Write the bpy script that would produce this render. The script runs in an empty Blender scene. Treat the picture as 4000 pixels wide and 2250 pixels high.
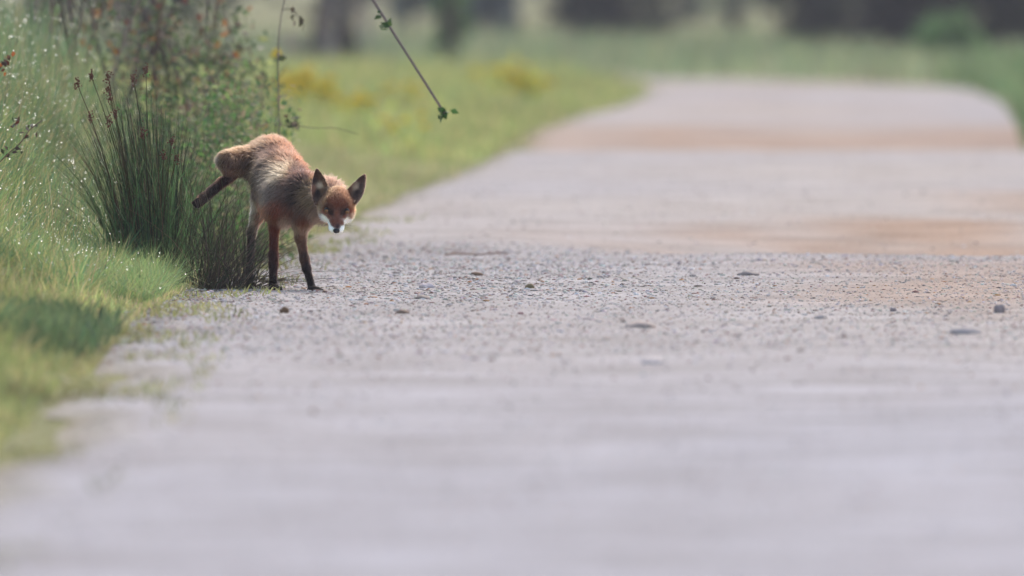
import bpy, math, random
import numpy as np
from mathutils import Vector

random.seed(7)
rng = np.random.default_rng(11)
scene = bpy.context.scene
col = scene.collection

# ---------------------------------------------------------------- camera
CAM_H = 0.88                    # a photographer sitting on the track
F_PX = 600.0 / 36.0 * 4000.0    # 600 mm lens, photograph is 4000 px wide
PITCH = math.atan(1290.0 / F_PX)
cam_data = bpy.data.cameras.new('camera')
cam = bpy.data.objects.new('camera', cam_data)
col.objects.link(cam)
cam.location = (0, 0, CAM_H)
cam.rotation_euler = (math.radians(90) - PITCH, 0, 0)
cam_data.sensor_width = 36.0
cam_data.lens = 600.0
cam_data.clip_start = 0.5
cam_data.clip_end = 5000
cam_data.dof.use_dof = True
cam_data.dof.focus_distance = 44.95
cam_data.dof.aperture_fstop = 6.3
scene.camera = cam

# ---------------------------------------------------------------- sky, sun, exposure
SUN_ELEV = math.radians(44)
SUN_AZ = math.radians(16)       # to the right of straight ahead
world = bpy.data.worlds.new('World')
scene.world = world
world.use_nodes = True
wn = world.node_tree
bg = wn.nodes['Background']
sky = wn.nodes.new('ShaderNodeTexSky')
sky.sky_type = 'NISHITA'
sky.sun_disc = False
sky.sun_elevation = SUN_ELEV
sky.sun_rotation = SUN_AZ
sky.air_density = 1.0
sky.dust_density = 3.2
sky.ozone_density = 1.0
bg.inputs['Strength'].default_value = 0.15
wn.links.new(sky.outputs['Color'], bg.inputs['Color'])

sun_data = bpy.data.lights.new('sun', 'SUN')
sun_data.energy = 1.0
sun_data.angle = math.radians(20)
sun_data.color = (1.0, 0.86, 0.70)
sun = bpy.data.objects.new('sun', sun_data)
col.objects.link(sun)
to_sun = Vector((math.sin(SUN_AZ) * math.cos(SUN_ELEV), math.cos(SUN_AZ) * math.cos(SUN_ELEV), math.sin(SUN_ELEV)))
sun.rotation_euler = to_sun.to_track_quat('Z', 'Y').to_euler()
sun.location = (10, 60, 30)

vs = scene.view_settings
vs.view_transform = 'Standard'
vs.look = 'None'
vs.exposure = 0.45
vs.gamma = 1.0
vs.use_curve_mapping = False
scene.cycles.use_denoising = True
scene.cycles.max_bounces = 10
scene.cycles.transmission_bounces = 8
scene.cycles.transparent_max_bounces = 12

# ---------------------------------------------------------------- helpers
def P(px, py, D):
    """the point at depth D seen at photograph pixel (px, py)"""
    a = (px - 2000.0) / F_PX
    b = -(py - 1125.0) / F_PX
    c, s = math.cos(PITCH), math.sin(PITCH)
    t = D / (c + b * s)
    return np.array([a * t, D, CAM_H + t * (b * c - s)])

def X_at(px, D):
    return (px - 2000.0) / F_PX * D

def lin(c):
    c = np.asarray(c, float) / 255.0
    return np.where(c <= 0.04045, c / 12.92, ((c + 0.055) / 1.055) ** 2.4)

def rgba(c):
    r = lin(c)
    return (float(r[0]), float(r[1]), float(r[2]), 1.0)

def smooth(a, b, x):
    t = np.clip((np.asarray(x, float) - a) / (b - a), 0, 1)
    return t * t * (3 - 2 * t)

def _hash(i, j, seed):
    v = np.sin(i * 127.1 + j * 311.7 + seed * 74.7) * 43758.5453
    return v - np.floor(v)

def vnoise(x, y, seed=0):
    x = np.asarray(x, float); y = np.asarray(y, float)
    i, j = np.floor(x), np.floor(y)
    fx, fy = x - i, y - j
    fx = fx * fx * (3 - 2 * fx); fy = fy * fy * (3 - 2 * fy)
    a, b = _hash(i, j, seed), _hash(i + 1, j, seed)
    c, d = _hash(i, j + 1, seed), _hash(i + 1, j + 1, seed)
    return (a * (1 - fx) + b * fx) * (1 - fy) + (c * (1 - fx) + d * fx) * fy - 0.5

def tag(o, label=None, cat=None, group=None, kind=None):
    if label: o['label'] = label
    if cat: o['category'] = cat
    if group: o['group'] = group
    if kind: o['kind'] = kind
    return o

def empty(name, loc):
    o = bpy.data.objects.new(name, None)
    o.location = loc
    o.empty_display_size = 0.1
    col.objects.link(o)
    return o

def mesh_obj(name, verts, faces, mat, parent=None, colors=None, smooth_shade=True, world_coords=True):
    """verts (n,3) array, faces list or (m,k) int array; verts in world coordinates even below a parent"""
    v = np.asarray(verts, float)
    if parent is not None and world_coords:
        v = v - np.array(parent.location)
    me = bpy.data.meshes.new(name)
    if isinstance(faces, np.ndarray):
        m, k = faces.shape
        me.vertices.add(len(v)); me.vertices.foreach_set('co', v.astype(np.float32).ravel())
        me.loops.add(m * k); me.loops.foreach_set('vertex_index', faces.astype(np.int32).ravel())
        me.polygons.add(m)
        me.polygons.foreach_set('loop_start', np.arange(0, m * k, k, dtype=np.int32))
        me.update(calc_edges=True)
        me.validate()
    else:
        me.from_pydata([tuple(p) for p in v], [], faces)
    if smooth_shade:
        me.polygons.foreach_set('use_smooth', np.ones(len(me.polygons), dtype=bool))
    if colors is not None:
        c = np.asarray(colors, np.float32)
        if c.shape[1] == 3:
            c = np.concatenate([c, np.ones((len(c), 1), np.float32)], 1)
        at = me.attributes.new('tint', 'FLOAT_COLOR', 'POINT')
        at.data.foreach_set('color', c.ravel())
    me.materials.append(mat)
    o = bpy.data.objects.new(name, me)
    col.objects.link(o)
    if parent is not None:
        o.parent = parent
    return o

def tube_arrays(paths, radii, sides=4):
    """paths (n,k,3), radii (n,k): tapered tubes -> verts, quad faces"""
    paths = np.asarray(paths, float); radii = np.asarray(radii, float)
    n, k, _ = paths.shape
    t = np.gradient(paths, axis=1)
    t /= np.linalg.norm(t, axis=2, keepdims=True) + 1e-9
    ref = np.zeros_like(t); ref[..., 1] = 1.0
    flip = np.abs(t[..., 1]) > 0.9
    ref[flip] = (1, 0, 0)
    u = np.cross(t, ref); u /= np.linalg.norm(u, axis=2, keepdims=True) + 1e-9
    w = np.cross(t, u)
    ang = np.linspace(0, 2 * np.pi, sides, endpoint=False)
    ring = (u[:, :, None, :] * np.cos(ang)[None, None, :, None] + w[:, :, None, :] * np.sin(ang)[None, None, :, None])
    v = paths[:, :, None, :] + ring * radii[:, :, None, None]
    base = (np.arange(n) * k * sides)[:, None, None]
    i = np.arange(k - 1)[None, :, None] * sides
    s = np.arange(sides)[None, None, :]
    s2 = (s + 1) % sides
    f = np.stack([base + i + s, base + i + s2, base + i + sides + s2, base + i + sides + s], -1)
    return v.reshape(-1, 3), f.reshape(-1, 4)

def leaf_arrays(centers, dirs, normals, length, width):
    """pointed, lightly folded leaves: 6 verts, 4 tris each"""
    c = np.asarray(centers, float); d = np.asarray(dirs, float); nrm = np.asarray(normals, float)
    d = d / (np.linalg.norm(d, axis=1, keepdims=True) + 1e-9)
    side = np.cross(d, nrm); side /= np.linalg.norm(side, axis=1, keepdims=True) + 1e-9
    up = np.cross(side, d)
    L = np.asarray(length, float).reshape(-1, 1) * np.ones((len(c), 1))
    W = np.asarray(width, float).reshape(-1, 1) * np.ones((len(c), 1))
    pts = np.stack([c, c + d * L * 0.4 + side * W * 0.5 + up * W * 0.12, c + d * L * 0.42 - up * W * 0.05,
                    c + d * L * 0.4 - side * W * 0.5 + up * W * 0.12, c + d * L], 1)
    n = len(c)
    b = (np.arange(n) * 5)[:, None, None]
    f = np.array([[0, 1, 2], [0, 2, 3], [1, 4, 2], [2, 4, 3]])[None] + b
    return pts.reshape(-1, 3), f.reshape(-1, 3)

def blade_arrays(roots, heights, lean, bend, width, cols):
    """curved grass blades: 7 verts, 5 tris each. lean (n,2) horizontal reach as a share of the height"""
    n = len(roots)
    t = np.array([0.0, 0.4, 0.75, 1.0])
    h = heights[:, None]
    off = (t[None] ** (1 + bend[:, None]))
    px = roots[:, 0:1] + lean[:, 0:1] * h * off
    py = roots[:, 1:2] + lean[:, 1:2] * h * off
    droop = np.linalg.norm(lean, axis=1, keepdims=True) ** 2 * 0.35
    pz = roots[:, 2:3] + h * (t[None] - droop * t[None] ** 3)
    ang = rng.uniform(0, 2 * np.pi, n)
    sx, sy = np.cos(ang)[:, None], np.sin(ang)[:, None] * 0.5
    wt = np.array([1.0, 0.85, 0.5])[None] * width[:, None] * 0.5
    L = np.stack([px[:, :3] - sx * wt, py[:, :3] - sy * wt, pz[:, :3]], -1)
    R = np.stack([px[:, :3] + sx * wt, py[:, :3] + sy * wt, pz[:, :3]], -1)
    T = np.stack([px[:, 3:], py[:, 3:], pz[:, 3:]], -1)
    v = np.concatenate([L, R, T], 1)                 # 0-2 left, 3-5 right, 6 tip
    f = np.array([[0, 3, 4], [0, 4, 1], [1, 4, 5], [1, 5, 2], [2, 5, 6]])[None] + (np.arange(n) * 7)[:, None, None]
    return v.reshape(-1, 3), f.reshape(-1, 3), np.repeat(cols, 7, axis=0), T[:, 0]

def merge(*vf):
    vs_, fs, o = [], [], 0
    for v, f in vf:
        vs_.append(v); fs.append(f + o); o += len(v)
    return np.concatenate(vs_), np.concatenate(fs)

def palette(cols, n, jitter=0.18, weights=None):
    base = np.array([lin(c) for c in cols])
    idx = rng.choice(len(cols), n, p=weights)
    return np.clip(base[idx] * (1 + rng.normal(0, jitter, (n, 1))) * (1 + rng.normal(0, 0.05, (n, 3))), 0.004, 0.95)

# ---------------------------------------------------------------- materials
def new_mat(name):
    m = bpy.data.materials.new(name)
    m.use_nodes = True
    nt = m.node_tree
    return m, nt, nt.nodes['Principled BSDF'], nt.nodes['Material Output']

def tint_material(name, rough=0.6, translucent=0.0, spec=0.3, gain=1.0):
    m, nt, b, out = new_mat(name)
    at = nt.nodes.new('ShaderNodeAttribute'); at.attribute_name = 'tint'
    b.inputs['Roughness'].default_value = rough
    b.inputs['Specular IOR Level'].default_value = spec
    nt.links.new(at.outputs['Color'], b.inputs['Base Color'])
    if translucent > 0:
        tr = nt.nodes.new('ShaderNodeBsdfTranslucent')
        nt.links.new(at.outputs['Color'], tr.inputs['Color'])
        mx = nt.nodes.new('ShaderNodeMixShader'); mx.inputs['Fac'].default_value = translucent
        nt.links.new(b.outputs[0], mx.inputs[1]); nt.links.new(tr.outputs[0], mx.inputs[2])
        nt.links.new(mx.outputs[0], out.inputs['Surface'])
    return m

def plain_material(name, color, rough=0.6, noise=0.15, scale=60.0, spec=0.3):
    m, nt, b, out = new_mat(name)
    tc = nt.nodes.new('ShaderNodeTexCoord')
    nz = nt.nodes.new('ShaderNodeTexNoise'); nz.inputs['Scale'].default_value = scale
    rp = nt.nodes.new('ShaderNodeValToRGB')
    c = lin(color)
    rp.color_ramp.elements[0].position = 0.3; rp.color_ramp.elements[1].position = 0.7
    rp.color_ramp.elements[0].color = (*(c * (1 - noise)), 1); rp.color_ramp.elements[1].color = (*(c * (1 + noise)), 1)
    nt.links.new(tc.outputs['Object'], nz.inputs['Vector'])
    nt.links.new(nz.outputs['Fac'], rp.inputs['Fac'])
    nt.links.new(rp.outputs['Color'], b.inputs['Base Color'])
    b.inputs['Roughness'].default_value = rough
    b.inputs['Specular IOR Level'].default_value = spec
    return m

M_grass = tint_material('grass_blade', 0.45, 0.45, 0.35)
M_leaf = tint_material('leaf', 0.5, 0.48, 0.3)
M_rush = tint_material('rush_stem', 0.45, 0.15, 0.35)
M_stone = tint_material('stone', 0.8, 0.0, 0.25)
M_bark = tint_material('bark', 0.85, 0.0, 0.15)
M_petal = tint_material('petal', 0.6, 0.6, 0.2)
M_seed = plain_material('seed_head', (118, 74, 58), 0.7, 0.35, 300)

def ground_material():
    m, nt, b, out = new_mat('turf_soil')
    tc = nt.nodes.new('ShaderNodeTexCoord')
    n1 = nt.nodes.new('ShaderNodeTexNoise'); n1.inputs['Scale'].default_value = 0.35; n1.inputs['Detail'].default_value = 8
    n2 = nt.nodes.new('ShaderNodeTexNoise'); n2.inputs['Scale'].default_value = 9; n2.inputs['Detail'].default_value = 6
    r1 = nt.nodes.new('ShaderNodeValToRGB'); r2 = nt.nodes.new('ShaderNodeValToRGB')
    r1.color_ramp.elements[0].position = 0.35; r1.color_ramp.elements[0].color = rgba((140, 146, 96))
    r1.color_ramp.elements[1].position = 0.68; r1.color_ramp.elements[1].color = rgba((176, 172, 128))
    r2.color_ramp.elements[0].position = 0.3; r2.color_ramp.elements[0].color = (0.55, 0.55, 0.5, 1)
    r2.color_ramp.elements[1].position = 0.7; r2.color_ramp.elements[1].color = (1, 1, 1, 1)
    mx = nt.nodes.new('ShaderNodeMix'); mx.data_type = 'RGBA'; mx.blend_type = 'MULTIPLY'; mx.inputs[0].default_value = 1
    nt.links.new(tc.outputs['Object'], n1.inputs['Vector']); nt.links.new(tc.outputs['Object'], n2.inputs['Vector'])
    nt.links.new(n1.outputs['Fac'], r1.inputs['Fac']); nt.links.new(n2.outputs['Fac'], r2.inputs['Fac'])
    nt.links.new(r1.outputs['Color'], mx.inputs[6]); nt.links.new(r2.outputs['Color'], mx.inputs[7])
    nt.links.new(mx.outputs[2], b.inputs['Base Color'])
    b.inputs['Roughness'].default_value = 0.9
    b.inputs['Specular IOR Level'].default_value = 0.1
    bp = nt.nodes.new('ShaderNodeBump'); bp.inputs['Strength'].default_value = 0.5; bp.inputs['Distance'].default_value = 0.03
    nt.links.new(n2.outputs['Fac'], bp.inputs['Height']); nt.links.new(bp.outputs[0], b.inputs['Normal'])
    return m

def path_material():
    m, nt, b, out = new_mat('sandy_gravel')
    at = nt.nodes.new('ShaderNodeAttribute'); at.attribute_name = 'tint'
    tc = nt.nodes.new('ShaderNodeTexCoord')
    n1 = nt.nodes.new('ShaderNodeTexNoise'); n1.inputs['Scale'].default_value = 2.2; n1.inputs['Detail'].default_value = 7
    n2 = nt.nodes.new('ShaderNodeTexVoronoi'); n2.inputs['Scale'].default_value = 130
    n3 = nt.nodes.new('ShaderNodeTexNoise'); n3.inputs['Scale'].default_value = 70; n3.inputs['Detail'].default_value = 4
    r1 = nt.nodes.new('ShaderNodeValToRGB')
    r1.color_ramp.elements[0].position = 0.33; r1.color_ramp.elements[0].color = (0.74, 0.71, 0.70, 1)
    r1.color_ramp.elements[1].position = 0.66; r1.color_ramp.elements[1].color = (1.10, 1.10, 1.12, 1)
    r2 = nt.nodes.new('ShaderNodeValToRGB')
    r2.color_ramp.elements[0].position = 0.0; r2.color_ramp.elements[0].color = (0.72, 0.68, 0.66, 1)
    r2.color_ramp.elements[1].position = 0.8; r2.color_ramp.elements[1].color = (1.12, 1.10, 1.10, 1)
    for n in (n1, n2, n3):
        nt.links.new(tc.outputs['Object'], n.inputs['Vector'])
    nt.links.new(n1.outputs['Fac'], r1.inputs['Fac'])
    sp = nt.nodes.new('ShaderNodeSeparateColor'); nt.links.new(n2.outputs['Color'], sp.inputs[0])
    nt.links.new(sp.outputs[0], r2.inputs['Fac'])
    m1 = nt.nodes.new('ShaderNodeMix'); m1.data_type = 'RGBA'; m1.blend_type = 'MULTIPLY'; m1.inputs[0].default_value = 1
    m2 = nt.nodes.new('ShaderNodeMix'); m2.data_type = 'RGBA'; m2.blend_type = 'MULTIPLY'; m2.inputs[0].default_value = 1
    nt.links.new(at.outputs['Color'], m1.inputs[6]); nt.links.new(r1.outputs['Color'], m1.inputs[7])
    nt.links.new(m1.outputs[2], m2.inputs[6]); nt.links.new(r2.outputs['Color'], m2.inputs[7])
    nt.links.new(m2.outputs[2], b.inputs['Base Color'])
    b.inputs['Roughness'].default_value = 0.85
    b.inputs['Specular IOR Level'].default_value = 0.2
    bp = nt.nodes.new('ShaderNodeBump'); bp.inputs['Strength'].default_value = 0.45; bp.inputs['Distance'].default_value = 0.006
    nt.links.new(n3.outputs['Fac'], bp.inputs['Height']); nt.links.new(bp.outputs[0], b.inputs['Normal'])
    return m

M_ground = ground_material()
M_path = path_material()

# ---------------------------------------------------------------- the lie of the land
LEFT = np.array([(12, -1.25), (20, -1.12), (26, -0.95), (30, -0.90), (34, -0.90), (38, -0.92), (41, -0.93), (45, -0.88), (50, -0.76), (58, -0.56),
                 (64, -0.42), (69, -0.28), (77, -0.07), (88, 0.10), (97, 0.42), (105, 0.72), (112, 0.88), (116, 0.90)])
RIGHT = np.array([(12, 1.3), (20, 1.45), (28, 1.55), (37, 1.66), (45, 1.76), (58, 2.05), (69, 2.28), (77, 2.38), (88, 2.62), (97, 2.84),
                  (105, 3.02), (112, 3.08), (116, 2.98)])
def edge_l(D): return np.interp(D, LEFT[:, 0], LEFT[:, 1])
def edge_r(D): return np.interp(D, RIGHT[:, 0], RIGHT[:, 1])

def on_path(x, D, margin=0.0):
    x = np.asarray(x, float); D = np.asarray(D, float)
    straight = (D < 116) & (x > edge_l(D) - margin) & (x < edge_r(D) + margin)
    lo = np.interp(x, [-6, -1, 0.6, 0.9], [121, 120.5, 119, 116])
    hi = np.interp(x, [-6, 0, 1.5, 2.4, 2.95], [126, 125, 123, 120, 116])
    bend = (D >= 116 - 0.01) & (D > lo - margin) & (D < hi + margin) & (x < 2.95 + margin)
    return straight | bend

def z_path(x, D):
    x = np.asarray(x, float); D = np.asarray(D, float)
    z = np.zeros(np.broadcast(x, D).shape)
    wob = 0.6 * vnoise(x * 0.8, D * 0.1, 3)
    # a hollow just behind the crest at 50 m, a longer one behind the crest at 78 m
    s1 = (D - 50.6 - wob * 2.2 - 1.7 * vnoise(x * 2.3, D * 0.05, 9) + 0.5 * x) / 6.5
    depth1 = 0.006 + 0.052 * smooth(-0.2, 0.9, x)
    z -= depth1 * np.where((s1 > 0) & (s1 < 1), np.sin(np.pi * np.clip(s1, 0, 1) ** 0.62) ** 1.5, 0)
    s2 = (D - 78.0 - wob * 2) / 12.0
    z -= 0.065 * np.where((s2 > 0) & (s2 < 1), np.sin(np.pi * np.clip(s2, 0, 1) ** 0.7) ** 1.5, 0)
    near = 1 - 0.55 * smooth(43, 45, D) * (1 - smooth(45.5, 47, D))
    z += near * (0.012 * vnoise(x * 1.3, D * 0.35, 5) + 0.006 * vnoise(x * 4, D * 1.1, 6)) + 0.0022 * vnoise(x * 22, D * 9, 8)
    return z

def z_land(x, D):
    x = np.asarray(x, float); D = np.asarray(D, float)
    s = edge_l(np.minimum(D, 116)) - x
    prof = np.interp(s, [0, 0.12, 0.25, 0.37, 0.46, 0.56, 0.70, 1.0, 2.0, 6.0], [0, 0.005, 0.02, 0.06, 0.15, 0.30, 0.46, 0.58, 0.70, 0.8])
    low = np.interp(s, [0, 0.5, 1.5, 6], [0, 0.03, 0.06, 0.1])
    k = 1 - smooth(54, 59, D)
    z = low + (prof - low) * k
    r = x - edge_r(np.minimum(D, 116))
    z = np.where(r > 0, np.interp(r, [0, 0.4, 1.5, 8], [0, 0.04, 0.12, 0.3]), z)
    z = np.where((s <= 0) & (r <= 0), 0, z)
    z = z + 0.03 * vnoise(x * 1.7, D * 0.8, 21) * smooth(0.02, 0.5, np.maximum(s, r)) + 0.012 * vnoise(x * 6, D * 4, 22) * smooth(0.05, 0.3, np.maximum(s, r))
    far = smooth(112, 116, D)
    return z * (1 - far) + far * 0.03 * vnoise(x * 0.4, D * 0.2, 23)

def grid_faces(r, c):
    i, j = np.meshgrid(np.arange(r - 1), np.arange(c - 1), indexing='ij')
    a = i * c + j
    return np.stack([a, a + 1, a + c + 1, a + c], -1).reshape(-1, 4)

# ground: one sheet to the horizon, fine where it is seen
dy = np.concatenate([[-300, -60, -10], np.arange(4, 36, 2.0), np.arange(36, 60, 0.25), np.arange(60, 130, 1.0), [135, 145, 160, 185, 220, 300, 420, 650, 1200, 2500]])
dx = np.concatenate([[-2500, -900, -300, -100, -40, -18, -9, -6, -4.5, -3.6, -3], np.arange(-2.7, 4.6, 0.06), [5, 6, 8, 12, 20, 40, 100, 300, 900, 2500]])
DD, XX = np.meshgrid(dy, dx, indexing='ij')
inside = on_path(XX, DD, -0.03)
ZZ = np.where(inside, -0.14, z_land(XX, DD))
ZZ = np.where(on_path(XX, DD, 0.0) | inside, np.minimum(ZZ, -0.02), ZZ)
ZZ = np.where(inside & (DD < 48.5) & (XX < edge_l(DD) + 0.35), -0.016, ZZ)
ground = mesh_obj('ground', np.stack([XX, DD, ZZ], -1).reshape(-1, 3), grid_faces(len(dy), len(dx)), M_ground)
tag(ground, 'grassy soil of the verge, the bank and the meadow behind', 'ground', kind='structure')

# path: strip of sandy gravel that bends left at its far end
rows = np.concatenate([np.arange(12, 36, 0.5), np.arange(36, 60, 0.09), np.arange(60, 116.1, 0.35)])
NCOL = 150
tcol = np.linspace(0, 1, NCOL)
Lp = [(edge_l(d), d) for d in rows] + [(0.85, 117.2), (0.6, 118.6), (0.0, 119.6), (-1, 120.3), (-3, 120.8), (-7, 121)]
Rp = [(edge_r(d), d) for d in rows] + [(2.85, 117.4), (2.4, 120), (1.5, 123), (0.0, 125), (-3, 126), (-7, 126.4)]
Lp, Rp = np.array(Lp), np.array(Rp)
jl = (0.05 + 0.10 * (1 - smooth(40, 44, Lp[:, 1]))) * vnoise(Lp[:, 1] * 1.4, Lp[:, 1] * 0, 31) + 0.03 * vnoise(Lp[:, 1] * 7, Lp[:, 1] * 0, 32)
Lp[:, 0] += jl
PX = Lp[:, None, 0] * (1 - tcol) + Rp[:, None, 0] * tcol
PY = Lp[:, None, 1] * (1 - tcol) + Rp[:, None, 1] * tcol
PZ = z_path(PX, PY)
edge_fall = np.minimum(smooth(0, 0.05, tcol), smooth(0, 0.012, 1 - tcol))[None]
PZ = PZ - 0.022 * (1 - edge_fall) + 0.004
# colours of the track: pale grey sand, browner mud gathered in the hollows and in patches of its own
c_sand = lin((187, 182, 176)); c_mud = lin((178, 152, 130)); c_green = lin((160, 152, 112)); c_cool = lin((174, 178, 188))
m_noise = vnoise(PX * 0.9, PY * 0.16, 41) + 0.5 * vnoise(PX * 2.6, PY * 0.5, 42)
mud = np.clip(smooth(0.12, 0.5, m_noise) * 0.55 * smooth(0.2, 1.4, PX), 0, 1)
hollow1 = smooth(50.6, 51.6, PY) * (1 - smooth(55.5, 57.5, PY)) * smooth(-0.35, 0.9, PX + 0.6 * vnoise(PX * 1.5, PY * 0.5, 43))
hollow2 = smooth(79, 80, PY) * (1 - smooth(88, 91, PY))
far_mud = smooth(70, 110, PY) * (0.15 + 0.4 * vnoise(PX * 0.8, PY * 0.12, 49))
tan_sand = smooth(42, 44, PY) * (1 - smooth(48.5, 50.5, PY)) * smooth(0.5, 1.2, PX + 0.5 * vnoise(PX * 2, PY * 0.6, 50)) * 0.7
right_mud = tan_sand + smooth(57, 59, PY) * (1 - smooth(63, 66, PY)) * smooth(1.3, 1.9, PX) * 0.6
mud = np.clip(mud + hollow1 * (0.55 + 0.9 * vnoise(PX * 3, PY * 1.4, 47)) + hollow2 * (0.7 + 0.4 * vnoise(PX * 1.2, PY * 0.4, 48)) + right_mud + far_mud, 0, 1)
C = c_sand * (1 - mud[..., None]) + c_mud * mud[..., None]
cool = np.clip(0.4 + vnoise(PX * 0.7, PY * 0.2, 45) + 0.9 * (1 - smooth(27, 42, PY)), 0, 1) * (1 - 0.7 * mud)  # bluish sky reflection painted into the sand, strongest close to the camera
C = C * (1 - 0.8 * cool[..., None]) + c_cool * 0.8 * cool[..., None]
eg = np.clip(1 - (PX - Lp[:, None, 0]) / (0.16 + 0.10 * vnoise(PX * 3, PY * 0.7, 44)), 0, 1)
C = C * (1 - 0.6 * eg[..., None]) + c_green * 0.6 * eg[..., None]
path = mesh_obj('path', np.stack([PX, PY, PZ], -1).reshape(-1, 3), grid_faces(len(Lp), NCOL), M_path, colors=C.reshape(-1, 3))
tag(path, 'pale sandy gravel track running up to a bend', 'path', kind='structure')

# ---------------------------------------------------------------- gravel on the track
ICO_V = np.array([(0, 0, 1), (0.894, 0, 0.447), (0.276, 0.851, 0.447), (-0.724, 0.526, 0.447), (-0.724, -0.526, 0.447), (0.276, -0.851, 0.447),
                  (0.724, 0.526, -0.447), (-0.276, 0.851, -0.447), (-0.894, 0, -0.447), (-0.276, -0.851, -0.447), (0.724, -0.526, -0.447), (0, 0, -1)])
ICO_F = np.array([(0, 1, 2), (0, 2, 3), (0, 3, 4), (0, 4, 5), (0, 5, 1), (1, 6, 2), (2, 7, 3), (3, 8, 4), (4, 9, 5), (5, 10, 1),
                  (6, 7, 2), (7, 8, 3), (8, 9, 4), (9, 10, 5), (10, 6, 1), (11, 7, 6), (11, 8, 7), (11, 9, 8), (11, 10, 9), (11, 6, 10)])
DOME_F = ICO_F[:15]          # the underside lies in the sand

def gravel_batch(n, d0, d1, smin, smax, power, left_bias=0.0):
    D = rng.uniform(d0, d1, int(n * 1.3))
    x = rng.uniform(-1.1, 2.6, len(D))
    if left_bias > 0:
        k = int(len(D) * left_bias)
        x[:k] = edge_l(D[:k]) + rng.exponential(0.35, k)
    vis = (np.abs(x) < 0.0312 * D) & (x > edge_l(D) - 0.06) & (x < edge_r(D))
    x, D = x[vis][:n], D[vis][:n]
    r = smin + (smax - smin) * rng.random(len(x)) ** power
    return x, D, r

parts = [gravel_batch(30000, 38, 53, 0.0018, 0.0050, 2.0, 0.1), gravel_batch(4200, 37, 53, 0.004, 0.008, 3.0, 0.3), gravel_batch(220, 38, 53, 0.007, 0.012, 3.0, 0.4),
         gravel_batch(2500, 53, 80, 0.003, 0.008, 3.0, 0.1), gravel_batch(5000, 22, 38, 0.002, 0.006, 2.5, 0.1)]
xb, Db, rb = gravel_batch(6000, 43.5, 49.5, 0.0035, 0.0085, 2.2)
kb = rng.random(len(xb)) < np.exp(-((xb + 0.05) / 0.4) ** 2)
parts.append((xb[kb], Db[kb], rb[kb]))
gx = np.concatenate([p[0] for p in parts]); gd = np.concatenate([p[1] for p in parts]); gr = np.concatenate([p[2] for p in parts])
n = len(gx)
sc = np.stack([gr * rng.uniform(0.8, 1.4, n), gr * rng.uniform(0.8, 1.4, n), gr * rng.uniform(0.32, 0.62, n)], 1)
rot = rng.uniform(0, 2 * np.pi, n)
gv = ICO_V[None] * sc[:, None] * rng.uniform(0.72, 1.2, (n, 12, 1))
cr, sr = np.cos(rot)[:, None], np.sin(rot)[:, None]
gv = np.stack([gv[..., 0] * cr - gv[..., 1] * sr, gv[..., 0] * sr + gv[..., 1] * cr, gv[..., 2]], -1)
gv += np.stack([gx, gd, z_path(gx, gd) + 0.004 + sc[:, 2] * 0.12], 1)[:, None]
gf = (DOME_F[None] + (np.arange(n) * 12)[:, None, None]).reshape(-1, 3)
gc = palette([(226, 218, 210), (218, 208, 200), (206, 190, 178), (182, 160, 146), (172, 168, 164), (112, 108, 100), (200, 150, 104), (240, 238, 236), (168, 124, 116), (116, 92, 82)], n, 0.12,
             [0.26, 0.20, 0.14, 0.10, 0.08, 0.04, 0.03, 0.07, 0.05, 0.03])
gravel = mesh_obj('gravel', gv.reshape(-1, 3), gf, M_stone, colors=np.repeat(gc, 12, 0), smooth_shade=False)
tag(gravel, 'loose small gravel spread over the sandy track', 'gravel', kind='stuff')

# ---------------------------------------------------------------- the fox
MM = 0.001
def U(u, v, D):
    """point from the coordinates of an enlarged view of the fox (1 unit = 0.497 photograph pixels)"""
    return P(700 + u * 0.4969, 480 + v * 0.4969, D)
PXM = 45.0 / F_PX                     # metres per photograph pixel at the fox

prims = []
def cone(a, b, ra, rb, part, flow, length, k=0.016):
    prims.append(dict(t='cone', a=np.array(a), b=np.array(b), ra=ra, rb=rb, part=part, flow=np.array(flow, float), len=length, k=k))
def ellipsoid(c, r, axes, part, flow, length, k=0.016):
    prims.append(dict(t='ell', c=np.array(c), r=np.array(r), ax=np.array(axes), part=part, flow=np.array(flow, float), len=length, k=k))
def ear_prim(base, tip, wdir, w0, part, flow, length):
    base, tip, wdir = map(np.array, (base, tip, wdir))
    A = tip - base; h = np.linalg.norm(A); A = A / h
    W = wdir - A * wdir.dot(A); W /= np.linalg.norm(W)
    Fd = np.cross(A, W)
    if Fd[1] > 0: Fd = -Fd
    prims.append(dict(t='ear', base=base, A=A, h=h, W=W, F=Fd, w0=w0, part=part, flow=np.array(flow, float), len=length, k=0.007))

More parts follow.
